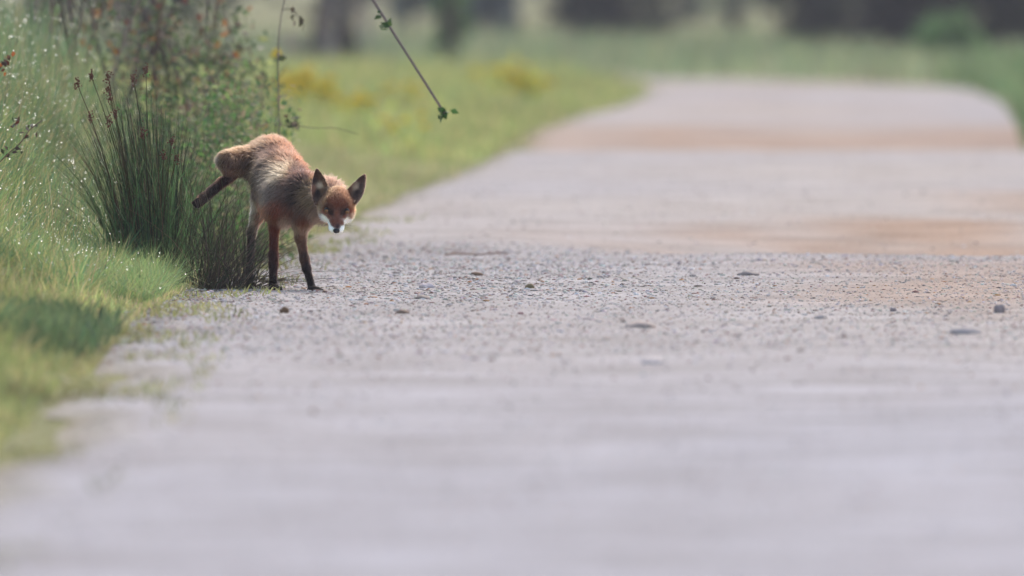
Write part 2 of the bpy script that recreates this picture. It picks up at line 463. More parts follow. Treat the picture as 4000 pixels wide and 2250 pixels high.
def prim_sdf(p, q):
    if p['t'] == 'cone':
        ba = p['b'] - p['a']; l2 = ba.dot(ba)
        pa = q - p['a']
        t = np.clip((pa @ ba) / l2, 0, 1)
        return np.linalg.norm(pa - t[..., None] * ba, axis=-1) - (p['ra'] + (p['rb'] - p['ra']) * t)
    if p['t'] == 'ell':
        l = (q - p['c']) @ p['ax'].T
        k0 = np.linalg.norm(l / p['r'], axis=-1); k1 = np.linalg.norm(l / p['r'] ** 2, axis=-1) + 1e-9
        return k0 * (k0 - 1) / k1
    l = q - p['base']
    a, w, f = l @ p['A'] / p['h'], l @ p['W'], l @ p['F']
    prof = p['w0'] * np.interp(a, [-0.3, 0, 0.3, 0.6, 0.85, 1.0, 1.08], [0.85, 1.0, 0.98, 0.74, 0.44, 0.22, 0.05])
    dep = prof * 0.62
    outer = (np.sqrt((w / prof) ** 2 + (f / dep) ** 2) - 1) * dep
    pi = np.maximum(prof - 0.0035, 0.002); di = dep
    inner = (np.sqrt((w / pi) ** 2 + ((f - 0.0075) / di) ** 2) - 1) * di
    cap = np.maximum(-(a + 0.25), a - 1.05) * p['h']
    return np.maximum(np.maximum(outer, -inner * (1.0)), cap)

def prim_bounds(p):
    if p['t'] == 'cone':
        r = max(p['ra'], p['rb'])
        return np.minimum(p['a'], p['b']) - r, np.maximum(p['a'], p['b']) + r
    if p['t'] == 'ell':
        r = p['r'].max(); return p['c'] - r, p['c'] + r
    tip = p['base'] + p['A'] * p['h']
    return np.minimum(p['base'], tip) - p['w0'] * 1.2, np.maximum(p['base'], tip) + p['w0'] * 1.2

I3 = np.eye(3)
# torso, from rump to breast (the fur adds about a centimetre all round)
C1 = U(700, 268, 45.38); C2 = U(755, 345, 45.30); C3 = U(800, 440, 45.19); C4 = U(860, 560, 45.06)
back = (C1 - C4) / np.linalg.norm(C1 - C4)
rear = back + np.array([0, 0, -0.55])
cone(C1, C2, 0.052, 0.062, 'rump', rear + np.array([-0.25, 0, -0.1]), 18, 0.03)
ellipsoid(U(745, 215, 45.34), (0.036, 0.06, 0.032), I3, 'rump', rear + np.array([0, 0, 0.2]), 18, 0.03)
cone(C2, C3, 0.062, 0.070, 'flank', rear + np.array([-0.35, 0, -0.2]), 20, 0.006)
cone(C3, C4, 0.070, 0.064, 'flank', rear + np.array([-0.3, 0, -0.3]), 20, 0.006)
ellipsoid(U(820, 655, 45.03), (0.052, 0.06, 0.044), I3, 'breast', (-0.35, 0.3, -0.8), 20, 0.03)
ellipsoid(U(960, 560, 45.0), (0.05, 0.06, 0.06), I3, 'shoulder', rear, 18, 0.03)
# withers, neck
cone(U(1010, 560, 45.06), U(1180, 545, 44.97), 0.046, 0.036, 'nape', rear + np.array([0, 0, 0.35]), 24, 0.03)
cone(U(960, 630, 45.0), U(1150, 640, 44.93), 0.044, 0.036, 'neck', (-0.8, 0.4, -0.5), 22, 0.03)

# head
HP = math.radians(35)
Hc = U(1239, 655, 44.84)
roll = math.radians(-3)
hf = np.array([0, -math.cos(HP), -math.sin(HP)]); hu0 = np.array([0, -math.sin(HP), math.cos(HP)]); hr0 = np.array([1.0, 0, 0])
hr = hr0 * math.cos(roll) + np.array([0, 0, 1.0]) * math.sin(roll)
hu = np.cross(hf, hr) * -1.0
hu = hu if hu[2] > 0 else -hu
def H(r, f, u): return Hc + (hr * r + hf * f + hu * u) * MM
hax = np.array([hr, hf, hu])
bk = -hf
ellipsoid(H(0, -10, 9), (0.033, 0.050, 0.034), hax, 'skull', bk + hu * 0.1, 8, 0.012)
for s in (-1, 1):
    ellipsoid(H(s * 25, 10, -10), (0.021, 0.030, 0.022), hax, 'cheek', bk + hr * s * 0.7 - hu * 0.2, 9, 0.012)
    cone(H(s * 14, 34, 9), H(s * 18, 8, 20), 0.012, 0.014, 'brow', bk, 4, 0.012)
cone(H(0, 12, -6), H(0, 56, -8), 0.037, 0.0215, 'face', bk, 5, 0.012)
cone(H(0, 50, -5), H(0, 88, -10), 0.0200, 0.0115, 'muzzle', bk, 4, 0.010)
for s in (-1, 1):
    ellipsoid(H(s * 10, 76, -14), (0.0105, 0.017, 0.0095), hax, 'lip', bk + hr * s * 0.4 - hu * 0.3, 4, 0.006)
cone(H(0, 22, -20), H(0, 74, -23), 0.016, 0.008, 'jaw', bk - hu * 0.3, 6, 0.010)
# ears, set on the corners of the skull
for s in (-1, 1):
    ellipsoid(H(s * 27, -4, 0), (0.017, 0.024, 0.019), hax, 'skull', bk + hr * s * 0.5, 8, 0.014)
ear_prim(U(1118, 578, 44.845), U(1083, 370, 44.885), (1, -0.25, 0), 0.0245, 'ear', U(1083, 370, 44.885) - U(1118, 578, 44.845), 4)
ear_prim(U(1362, 580, 44.845), U(1455, 413, 44.89), (0.8, 0.25, 0.6), 0.0245, 'ear', U(1455, 413, 44.89) - U(1362, 580, 44.845), 4)

# raised hind leg: thigh, stifle, shank folded back, long foot
cone(U(630, 305, 45.34), U(470, 295, 45.27), 0.043, 0.0345, 'thigh', (-0.8, 0.25, -0.5), 14, 0.035)
cone(U(470, 295, 45.27), U(366, 288, 45.22), 0.0345, 0.0225, 'thigh', (-0.75, 0.28, -0.6), 11, 0.004)
cone(U(356, 298, 45.22), U(398, 405, 45.30), 0.0215, 0.0120, 'shank', (0.3, 0.4, -0.8), 8, 0.010)
ellipsoid(U(424, 412, 45.32), (0.0130, 0.0125, 0.0105), I3, 'foot', (0.3, 0.2, -0.8), 6, 0.008)
cone(U(410, 420, 45.31), U(340, 466, 45.28), 0.0125, 0.0138, 'foot', (-0.7, 0, -0.7), 6, 0.004)
cone(U(340, 466, 45.28), U(255, 536, 45.25), 0.0138, 0.0122, 'foot', (-0.7, 0, -0.7), 6, 0.004)
cone(U(255, 536, 45.25), U(185, 596, 45.22), 0.0122, 0.0128, 'foot', (-0.7, 0, -0.7), 5, 0.004)
fd = U(120, 655, 45.2) - U(185, 592, 45.22); fd /= np.linalg.norm(fd)
cone(U(185, 592, 45.22), U(158, 622, 45.20), 0.0130, 0.0125, 'paw', fd, 4, 0.004)
for k_, (du, dv) in enumerate(((-26, -14), (-14, 4), (0, 16), (16, 20))):
    cone(U(160 + du * 0.5, 618 + dv * 0.5, 45.20 - 0.006 * k_), U(134 + du, 640 + dv, 45.19 - 0.006 * k_), 0.0060, 0.0042, 'paw', fd, 3, 0.003)
# standing hind leg
cone(U(720, 330, 45.42), U(668, 590, 45.36), 0.048, 0.030, 'hind_thigh', (-0.2, 0.1, -1), 13, 0.022)
cone(U(668, 590, 45.36), U(612, 730, 45.43), 0.030, 0.016, 'hind_shank', (-0.1, 0.1, -1), 9, 0.014)
cone(U(612, 730, 45.43), U(568, 860, 45.49), 0.016, 0.0115, 'hind_shank', (-0.1, 0.1, -1), 6, 0.012)
cone(U(568, 860, 45.49), U(555, 1230, 45.43), 0.0110, 0.0095, 'hind_foot', (0, 0, -1), 5, 0.010)
ellipsoid(U(555, 1270, 45.41), (0.015, 0.024, 0.011), I3, 'hind_paw', (0, -1, -0.3), 4, 0.010)
# tail, carried low straight behind the body
cone(U(720, 330, 45.42), U(790, 420, 45.56), 0.024, 0.024, 'tail', (0.1, 0.8, -0.3), 24, 0.02)
cone(U(790, 420, 45.56), U(830, 520, 45.68), 0.026, 0.016, 'tail', (0.1, 0.8, -0.4), 24, 0.02)
# forelegs
cone(U(790, 560, 45.03), U(765, 690, 44.99), 0.038, 0.0215, 'upper_arm', (-0.1, 0, -1), 12, 0.022)
cone(U(765, 690, 44.99), U(748, 820, 45.02), 0.0205, 0.0135, 'foreleg', (0, 0.1, -1), 6, 0.012)
cone(U(748, 820, 45.02), U(741, 1040, 45.02), 0.0130, 0.0110, 'foreleg', (0, 0.1, -1), 5, 0.010)
cone(U(741, 1040, 45.02), U(741, 1110, 45.01), 0.0115, 0.0110, 'foreleg', (0, 0.1, -1), 5, 0.010)
cone(U(741, 1110, 45.01), U(738, 1265, 45.02), 0.0105, 0.0105, 'fore_foot', (0, 0, -1), 5, 0.010)
ellipsoid(U(745, 1292, 45.00), (0.0145, 0.021, 0.0095), I3, 'fore_paw', (0, -1, -0.2), 3, 0.010)
for k_, dx_ in enumerate((-9, -2, 5, 13)):
    c_ = U(750, 1302, 44.985)
    ellipsoid(c_ + np.array([dx_ * MM + 0.003, -0.004 - 0.004 * (k_ in (1, 2)), 0]), (0.0048, 0.009, 0.0062), I3, 'fore_paw', (0.2, -1, -0.2), 3, 0.004)
cone(U(955, 640, 44.99), U(962, 770, 44.96), 0.036, 0.0245, 'upper_arm', (0.1, 0, -1), 11, 0.022)
cone(U(962, 770, 44.96), U(955, 900, 44.99), 0.0240, 0.0145, 'foreleg', (0, 0.1, -1), 6, 0.012)
cone(U(955, 900, 44.99), U(985, 1070, 44.98), 0.0140, 0.0110, 'foreleg', (0.15, 0.1, -1), 5, 0.010)
cone(U(985, 1070, 44.98), U(1000, 1140, 44.97), 0.0115, 0.0105, 'foreleg', (0.15, 0.1, -1), 5, 0.010)
cone(U(1000, 1140, 44.97), U(1042, 1285, 44.96), 0.0098, 0.0095, 'fore_foot', (0.2, 0, -1), 5, 0.010)
ax_ = np.array([[0.8, -0.6, 0], [0.6, 0.8, 0], [0, 0, 1]])
ellipsoid(U(1062, 1310, 44.94), (0.022, 0.014, 0.0090), ax_, 'fore_paw', (0.8, -0.6, -0.2), 3, 0.010)
for k_, off in enumerate((-11, -3, 5, 12)):
    c_ = U(1098, 1322, 44.925)
    ellipsoid(c_ + np.array([0.6 * off, 0.8 * off, 0]) * MM + np.array([0.8, -0.6, 0]) * 0.004 * (k_ in (1, 2)), (0.0095, 0.0046, 0.0058), ax_, 'fore_paw', (0.8, -0.6, -0.2), 3, 0.004)

# one skin over all of it: smooth union on a grid, then surface nets
bmin = np.min([prim_bounds(p)[0] for p in prims], 0) - 0.02
bmax = np.max([prim_bounds(p)[1] for p in prims], 0) + 0.02
VOX = 0.003
dims = np.ceil((bmax - bmin) / VOX).astype(int) + 1
field = np.full(dims, 0.2, np.float32)
for p in prims:
    lo, hi = prim_bounds(p)
    pad = p['k'] + 3 * VOX
    i0 = np.maximum(((lo - pad - bmin) / VOX).astype(int), 0); i1 = np.minimum(((hi + pad - bmin) / VOX).astype(int) + 2, dims)
    ax3 = [bmin[a] + VOX * np.arange(i0[a], i1[a]) for a in range(3)]
    q = np.stack(np.meshgrid(*ax3, indexing='ij'), -1)
    d = prim_sdf(p, q)
    sl = tuple(slice(i0[a], i1[a]) for a in range(3))
    cur = field[sl]
    h = np.clip(0.5 + 0.5 * (cur - d) / p['k'], 0, 1)
    field[sl] = cur * (1 - h) + d * h - p['k'] * h * (1 - h)

def surface_nets(f, origin, vox):
    neg = f < 0
    corners = [(i, j, k) for i in (0, 1) for j in (0, 1) for k in (0, 1)]
    sh = tuple(s - 1 for s in f.shape)
    cnt = np.zeros(sh, np.int8)
    for (i, j, k) in corners:
        cnt += neg[i:i + sh[0], j:j + sh[1], k:k + sh[2]]
    act = (cnt > 0) & (cnt < 8)
    idx = np.argwhere(act)
    ids = np.full(sh, -1, np.int64); ids[act] = np.arange(len(idx))
    acc = np.zeros((len(idx), 3)); num = np.zeros(len(idx))
    vals = {c: f[idx[:, 0] + c[0], idx[:, 1] + c[1], idx[:, 2] + c[2]].astype(float) for c in corners}
    for c in corners:
        for a in range(3):
            if c[a] == 0:
                e = list(c); e[a] = 1; e = tuple(e)
                v0, v1 = vals[c], vals[e]
                x = (v0 < 0) != (v1 < 0)
                t = v0[x] / (v0[x] - v1[x])
                pt = np.tile(np.array(c, float), (x.sum(), 1)); pt[:, a] = t
                acc[x] += pt; num[x] += 1
    verts = origin + (idx + acc / num[:, None]) * vox
    faces = []
    for a in range(3):
        b, c = (a + 1) % 3, (a + 2) % 3
        s0 = [slice(None)] * 3; s1 = [slice(None)] * 3
        s0[a] = slice(0, -1); s1[a] = slice(1, None)
        ch = neg[tuple(s0)] != neg[tuple(s1)]
        e = np.argwhere(ch)
        ok = (e[:, b] > 0) & (e[:, c] > 0) & (e[:, b] < f.shape[b] - 1) & (e[:, c] < f.shape[c] - 1)
        e = e[ok]
        def cell(db, dc):
            g = e.copy(); g[:, b] += db; g[:, c] += dc
            return ids[g[:, 0], g[:, 1], g[:, 2]]
        q4 = np.stack([cell(-1, -1), cell(0, -1), cell(0, 0), cell(-1, 0)], 1)
        inside0 = neg[e[:, 0], e[:, 1], e[:, 2]]
        q4[~inside0] = q4[~inside0][:, ::-1]
        faces.append(q4)
    return verts, np.concatenate(faces)

fv, ff = surface_nets(field, bmin, VOX)
# gradient of the field -> outward normals
gi = np.clip(((fv - bmin) / VOX), 1, np.array(dims) - 3)
def samp(q):
    i = np.floor(q).astype(int); t = q - i
    r = 0
    for a in (0, 1):
        for b in (0, 1):
            for c in (0, 1):
                w = (t[:, 0] if a else 1 - t[:, 0]) * (t[:, 1] if b else 1 - t[:, 1]) * (t[:, 2] if c else 1 - t[:, 2])
                r = r + w * field[i[:, 0] + a, i[:, 1] + b, i[:, 2] + c]
    return r
e_ = np.eye(3) * 0.8
fn = np.stack([samp(gi + e_[a]) - samp(gi - e_[a]) for a in range(3)], 1)
fn /= np.linalg.norm(fn, axis=1, keepdims=True) + 1e-9

dist = np.stack([prim_sdf(p, fv) for p in prims], 1)
wts = np.exp(-np.maximum(dist, -0.004) / 0.005); wts /= wts.sum(1, keepdims=True)
flows = np.array([p['flow'] / np.linalg.norm(p['flow']) for p in prims])
lens = np.array([p['len'] for p in prims], float)
v_flow = wts @ flows
v_len = wts @ lens * MM
HEAD = {'skull', 'face', 'cheek', 'brow', 'muzzle', 'lip', 'jaw', 'ear'}
v_head = wts @ np.array([1.0 if p['part'] in HEAD else 0.0 for p in prims])
v_ear = wts @ np.array([1.0 if p['part'] == 'ear' else 0.0 for p in prims])

# coat colours by marks on body and face, pale lit thigh edge painted in
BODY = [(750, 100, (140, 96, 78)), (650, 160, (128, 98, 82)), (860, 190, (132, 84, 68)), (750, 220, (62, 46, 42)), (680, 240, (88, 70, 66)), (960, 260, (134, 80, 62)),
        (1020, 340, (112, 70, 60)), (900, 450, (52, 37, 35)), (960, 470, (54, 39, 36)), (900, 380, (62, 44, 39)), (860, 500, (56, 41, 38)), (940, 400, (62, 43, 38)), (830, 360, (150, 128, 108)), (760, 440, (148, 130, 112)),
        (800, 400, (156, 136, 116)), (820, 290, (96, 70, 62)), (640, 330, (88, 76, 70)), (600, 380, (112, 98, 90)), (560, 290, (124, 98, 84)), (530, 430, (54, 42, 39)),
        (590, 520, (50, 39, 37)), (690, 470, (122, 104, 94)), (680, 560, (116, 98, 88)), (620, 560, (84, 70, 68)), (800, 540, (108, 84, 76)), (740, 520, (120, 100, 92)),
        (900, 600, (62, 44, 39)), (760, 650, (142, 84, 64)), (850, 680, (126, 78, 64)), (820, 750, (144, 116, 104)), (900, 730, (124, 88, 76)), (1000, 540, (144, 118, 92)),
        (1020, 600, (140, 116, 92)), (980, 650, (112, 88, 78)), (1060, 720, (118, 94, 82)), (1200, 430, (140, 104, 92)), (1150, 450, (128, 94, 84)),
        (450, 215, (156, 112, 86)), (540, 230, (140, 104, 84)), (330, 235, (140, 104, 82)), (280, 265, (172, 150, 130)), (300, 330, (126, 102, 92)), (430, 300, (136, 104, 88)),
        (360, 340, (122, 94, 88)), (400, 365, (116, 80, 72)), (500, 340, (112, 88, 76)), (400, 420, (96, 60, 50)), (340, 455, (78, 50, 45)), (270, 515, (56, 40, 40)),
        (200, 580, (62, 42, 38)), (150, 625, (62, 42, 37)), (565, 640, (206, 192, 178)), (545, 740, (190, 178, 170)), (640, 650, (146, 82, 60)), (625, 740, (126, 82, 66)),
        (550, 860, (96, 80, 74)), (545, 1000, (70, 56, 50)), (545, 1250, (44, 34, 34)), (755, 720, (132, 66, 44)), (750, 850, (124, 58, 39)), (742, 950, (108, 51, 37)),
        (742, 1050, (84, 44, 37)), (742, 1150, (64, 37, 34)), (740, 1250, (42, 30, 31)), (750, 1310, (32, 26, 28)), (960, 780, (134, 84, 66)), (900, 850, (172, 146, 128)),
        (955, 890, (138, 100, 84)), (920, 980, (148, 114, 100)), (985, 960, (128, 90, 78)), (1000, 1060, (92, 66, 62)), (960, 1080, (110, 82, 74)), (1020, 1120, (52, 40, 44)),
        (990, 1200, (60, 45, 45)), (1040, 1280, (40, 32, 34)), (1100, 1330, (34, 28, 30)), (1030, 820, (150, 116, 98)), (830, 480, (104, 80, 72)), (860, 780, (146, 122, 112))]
FACE = [(1240, 560, (140, 92, 72)), (1180, 545, (148, 106, 80)), (1300, 560, (136, 86, 66)), (1240, 490, (154, 108, 82)), (1120, 610, (150, 112, 86)), (1365, 610, (142, 92, 68)),
        (1240, 640, (122, 70, 52)), (1200, 620, (130, 78, 58)), (1285, 630, (128, 76, 56)), (1185, 655, (104, 62, 48)), (1300, 660, (104, 62, 48)), (1165, 683, (50, 34, 30)),
        (1312, 690, (50, 34, 30)), (1192, 712, (62, 40, 35)), (1288, 716, (70, 44, 38)), (1240, 720, (138, 88, 72)), (1240, 775, (132, 84, 72)), (1245, 812, (88, 60, 60)),
        (1100, 690, (150, 122, 98)), (1140, 752, (246, 246, 250)), (1155, 775, (246, 246, 250)), (1168, 795, (244, 244, 248)), (1125, 735, (240, 238, 240)), (1190, 830, (246, 246, 250)), (1188, 848, (244, 244, 248)),
        (1200, 855, (240, 240, 244)), (1290, 828, (240, 238, 240)), (1286, 848, (236, 234, 236)), (1306, 782, (236, 234, 236)), (1320, 758, (228, 220, 214)),
        (1350, 690, (140, 80, 58)), (1180, 735, (132, 78, 60)), (1300, 738, (130, 74, 56)), (1345, 735, (150, 112, 92)), (1098, 740, (140, 114, 96)), (1085, 715, (146, 118, 94)), (1110, 770, (130, 108, 94)),
        (1200, 775, (134, 80, 64)), (1282, 785, (130, 78, 62)), (1215, 800, (128, 80, 68)), (1135, 700, (142, 94, 72)), (1370, 660, (156, 108, 80)), (1075, 640, (146, 120, 94)), (1150, 712, (138, 86, 66)),
        (1240, 875, (225, 222, 222))]
EAR = [(1075, 400, (84, 58, 48)), (1065, 450, (78, 58, 54)), (1120, 430, (104, 74, 58)), (1145, 480, (126, 92, 72)), (1112, 495, (196, 176, 160)), (1090, 545, (46, 36, 36)), (1125, 530, (120, 94, 80)),
       (1050, 520, (150, 110, 96)), (1450, 420, (84, 58, 50)), (1420, 440, (96, 68, 58)), (1370, 480, (160, 130, 110)), (1390, 500, (184, 160, 142)), (1405, 545, (70, 54, 52)), (1335, 515, (116, 84, 68)), (1430, 500, (84, 62, 56))]
def uv_of(p):
    D = p[:, 1]
    cth, sth = math.cos(PITCH), math.sin(PITCH)
    dz = p[:, 2] - CAM_H
    depth = D * cth - dz * sth
    b = (D * sth + dz * cth) / depth
    px = 2000 + p[:, 0] / depth * F_PX; py = 1125 - b * F_PX
    return np.stack([(px - 700) / 0.4969, (py - 480) / 0.4969], 1)
def blend(uv, marks, soft):
    m = np.array([(a, b) for a, b, _ in marks], float); c = np.array([lin(x[2]) for x in marks])
    d2 = ((uv[:, None] - m[None]) ** 2).sum(-1)
    w = 1.0 / (d2 + soft ** 2) ** 2.2
    return (w / w.sum(1, keepdims=True)) @ c
COAT_GAIN = 0.72
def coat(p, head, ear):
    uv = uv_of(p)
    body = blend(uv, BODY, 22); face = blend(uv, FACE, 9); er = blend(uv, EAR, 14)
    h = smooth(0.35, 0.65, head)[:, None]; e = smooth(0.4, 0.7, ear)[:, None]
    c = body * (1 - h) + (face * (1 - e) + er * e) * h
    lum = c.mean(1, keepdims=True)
    return np.clip(lum + (c - lum) * 1.0, 0.004, 1) ** 1.22 * (1.06 + 0.62 * h + 0.25 * e * h) * (1 + 0.6 * smooth(0.5, 0.75, lum)) * np.array([0.98, 1.0, 0.86])  # extra gain lightens head and ears to offset the shade on them

fox = empty('fox', (float(C4[0]), 45.1, 0.0))
tag(fox, 'scruffy red fox with one hind leg lifted, staring from the edge of the track', 'fox')
M_skin = tint_material('fox_skin', 0.8, 0.0, 0.1)
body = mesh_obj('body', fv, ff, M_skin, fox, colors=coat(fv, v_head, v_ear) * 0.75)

def hair_material():
    m = bpy.data.materials.new('fox_fur'); m.use_nodes = True
    nt = m.node_tree
    for nd in list(nt.nodes): nt.nodes.remove(nd)
    out = nt.nodes.new('ShaderNodeOutputMaterial')
    hb = nt.nodes.new('ShaderNodeBsdfHairPrincipled')
    hb.parametrization = 'COLOR'
    at = nt.nodes.new('ShaderNodeAttribute'); at.attribute_name = 'tint'
    nt.links.new(at.outputs['Color'], hb.inputs['Color'])
    hb.inputs['Roughness'].default_value = 0.6
    hb.inputs['IOR'].default_value = 1.4
    hb.inputs['Radial Roughness'].default_value = 0.6
    hb.inputs['Coat'].default_value = 0.0
    nt.links.new(hb.outputs[0], out.inputs['Surface'])
    return m
M_fur = hair_material()

eye_pos = [H(-24.5, 31, 10), H(24.5, 31, 10)]
nose_pos = H(0, 95, -9)

def make_fur(name, n):
    tri = np.concatenate([ff[:, [0, 1, 2]], ff[:, [0, 2, 3]]])
    a, b, c = fv[tri[:, 0]], fv[tri[:, 1]], fv[tri[:, 2]]
    area = np.linalg.norm(np.cross(b - a, c - a), axis=1) * 0.5
    dens = (1.0 + 0.9 * v_head[tri[:, 0]]) * (1 + 0.5 * (v_len[tri[:, 0]] < 0.008))
    pr = area * dens; pr /= pr.sum()
    ti = rng.choice(len(tri), n, p=pr)
    r1, r2 = np.sqrt(rng.random(n)), rng.random(n)
    w0, w1, w2 = 1 - r1, r1 * (1 - r2), r1 * r2
    def mix(arr):
        sh = (-1,) + (1,) * (arr.ndim - 1)
        return arr[tri[ti, 0]] * w0.reshape(sh) + arr[tri[ti, 1]] * w1.reshape(sh) + arr[tri[ti, 2]] * w2.reshape(sh)
    p, nr, fl, ln, hd, er = mix(fv), mix(fn), mix(v_flow), mix(v_len), mix(v_head), mix(v_ear)
    keep = np.ones(n, bool)
    for e in eye_pos: keep &= np.linalg.norm(p - e, axis=1) > 0.0115
    keep &= np.linalg.norm(p - nose_pos, axis=1) > 0.0105
    p, nr, fl, ln, hd, er = (z[keep] for z in (p, nr, fl, ln, hd, er))
    n = len(p)
    nr /= np.linalg.norm(nr, axis=1, keepdims=True) + 1e-9
    tg = fl - nr * (fl * nr).sum(1, keepdims=True)
    tg /= np.linalg.norm(tg, axis=1, keepdims=True) + 1e-6
    # clumps: each hair leans to the lean of its lock
    cell = np.floor((p - tg * (p * tg).sum(1, keepdims=True) * 0.75) / 0.0075)
    hsh = lambda s: (np.sin(cell @ np.array([12.9898, 78.233, 37.719]) + s) * 43758.5453) % 1.0
    lock = np.stack([hsh(1.0), hsh(2.0), hsh(3.0)], 1) - 0.5
    long_ = smooth(0.006, 0.02, ln)[:, None]
    wild = rng.random(n) < 0.07
    lift = 0.34 + 0.22 * rng.random((n, 1)) - 0.08 * long_ + np.where(wild, 0.35, 0.0)[:, None]
    d = tg + nr * lift + lock * (0.15 + 0.35 * long_) + rng.normal(0, 0.12, (n, 3))
    d /= np.linalg.norm(d, axis=1, keepdims=True)
    L = ln * rng.uniform(0.65, 1.15, n) * (0.85 + 0.4 * hsh(5.0)) * np.where(wild, 1.35, 1.0)
    t = np.linspace(0, 1, 5)
    drop = np.array([0, 0, -1.0])
    pts = p[:, None] - nr[:, None] * 0.001 + d[:, None] * (L[:, None] * t)[..., None] + (drop + tg * 0.6)[:, None] * ((L * 0.28)[:, None] * t ** 2)[..., None]
    pts += (rng.normal(0, 0.06, (n, 1, 3)) * (L[:, None] * t ** 2)[..., None])
    rad = np.array([1.0, 0.95, 0.8, 0.55, 0.15])[None] * (0.00030 + 0.00030 * long_) * rng.uniform(0.8, 1.2, (n, 1))
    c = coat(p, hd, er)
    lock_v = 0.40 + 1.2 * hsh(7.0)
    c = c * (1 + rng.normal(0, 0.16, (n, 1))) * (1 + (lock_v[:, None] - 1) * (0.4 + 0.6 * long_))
    c = np.clip(c, 0.008, 0.9)
    cu = bpy.data.hair_curves.new(name)
    cu.add_curves([5] * n)
    origin = np.array(fox.location)
    cu.attributes['position'].data.foreach_set('vector', (pts - origin).astype(np.float32).ravel())
    ra = cu.attributes.get('radius') or cu.attributes.new('radius', 'FLOAT', 'POINT')
    ra.data.foreach_set('value', rad.astype(np.float32).ravel())
    ca = cu.attributes.new('tint', 'FLOAT_COLOR', 'CURVE')
    ca.data.foreach_set('color', np.concatenate([c, np.ones((n, 1))], 1).astype(np.float32).ravel())
    cu.materials.append(M_fur)
    o = bpy.data.objects.new(name, cu)
    col.objects.link(o); o.parent = fox
    tag(o, kind='stuff')
    return o
fur = make_fur('fur', 85000)

def sphere_arrays(c, r, seg=16, ring=10, axes=np.eye(3)):
    th = np.linspace(0, np.pi, ring + 1); ph = np.linspace(0, 2 * np.pi, seg, endpoint=False)
    v = np.array([[np.sin(a) * np.cos(b), np.sin(a) * np.sin(b), np.cos(a)] for a in th for b in ph])
    f = []
    for i in range(ring):
        for j in range(seg):
            f.append((i * seg + j, (i + 1) * seg + j, (i + 1) * seg + (j + 1) % seg, i * seg + (j + 1) % seg))
    return np.asarray(c) + (v * np.asarray(r)) @ axes, np.array(f)

def gloss(name, color, rough):
    m, nt, b, out = new_mat(name)
    n1 = nt.nodes.new('ShaderNodeTexNoise'); n1.inputs['Scale'].default_value = 900
    tc = nt.nodes.new('ShaderNodeTexCoord'); nt.links.new(tc.outputs['Object'], n1.inputs['Vector'])
    rp = nt.nodes.new('ShaderNodeValToRGB'); c = lin(color)
    rp.color_ramp.elements[0].color = (*(c * 0.75), 1); rp.color_ramp.elements[1].color = (*(c * 1.25), 1)
    nt.links.new(n1.outputs['Fac'], rp.inputs['Fac']); nt.links.new(rp.outputs['Color'], b.inputs['Base Color'])
    b.inputs['Roughness'].default_value = rough
    return m
M_iris = gloss('fox_iris', (176, 122, 66), 0.25)
M_dark = gloss('fox_dark_skin', (22, 18, 18), 0.35)
M_claw = gloss('fox_claw', (48, 40, 36), 0.4)
view = np.array([0, -1.0, 0.0])
for s, e in zip((-1, 1), eye_pos):
    out_dir = hf * 0.75 + view * 0.5 + hr * s * 0.3; out_dir /= np.linalg.norm(out_dir)
    e = e + out_dir * 0.0048
    v, f = sphere_arrays(e, 0.0078)
    eye = mesh_obj('eye', v, f, M_dark, fox)
    sx = np.cross(out_dir, [0, 0, 1.0]); sx /= np.linalg.norm(sx); sz = np.cross(sx, out_dir)
    axes = np.array([sx, out_dir, sz])
    v, f = sphere_arrays(e + out_dir * 0.0042, (0.0056, 0.0043, 0.0050), axes=axes)
    iris = mesh_obj('iris', v - np.array(fox.location), f, M_iris, None, world_coords=False); iris.parent = eye
    v, f = sphere_arrays(e + out_dir * 0.0068, (0.0017, 0.0022, 0.0026), axes=axes)
    pup = mesh_obj('pupil', v - np.array(fox.location), f, M_dark, None, world_coords=False); pup.parent = eye
v, f = sphere_arrays(nose_pos + hf * 0.0025, (0.0092, 0.0075, 0.0068), axes=hax)
nose = mesh_obj('nose', v, f, M_dark, fox)
for s in (-1, 1):
    v, f = sphere_arrays(nose_pos + hf * 0.0085 + hr * s * 0.0036 - hu * 0.0008, (0.0018, 0.0014, 0.0014), 10, 6, axes=hax)
    nst = mesh_obj('nostril', v - np.array(fox.location), f, M_dark, None, world_coords=False); nst.parent = nose
wp, wr = [], []
for s in (-1, 1):
    for k_ in range(9):
        a = H(s * 12, 70 - 3 * (k_ % 3), -13 - 2 * (k_ // 3))
        dirw = hr * s * 1.0 + bk * rng.uniform(0.1, 0.7) - hu * rng.uniform(-0.1, 0.6)
        Lw = rng.uniform(0.03, 0.055)
        t = np.linspace(0, 1, 5)[:, None]
        wp.append(a + dirw * Lw * t + np.array([0, 0, -0.010]) * t ** 2); wr.append(np.linspace(0.00028, 0.0001, 5))
v, f = tube_arrays(np.array(wp), np.array(wr), 3)
wh = mesh_obj('whiskers', v, f, M_claw, fox); tag(wh, kind='stuff')

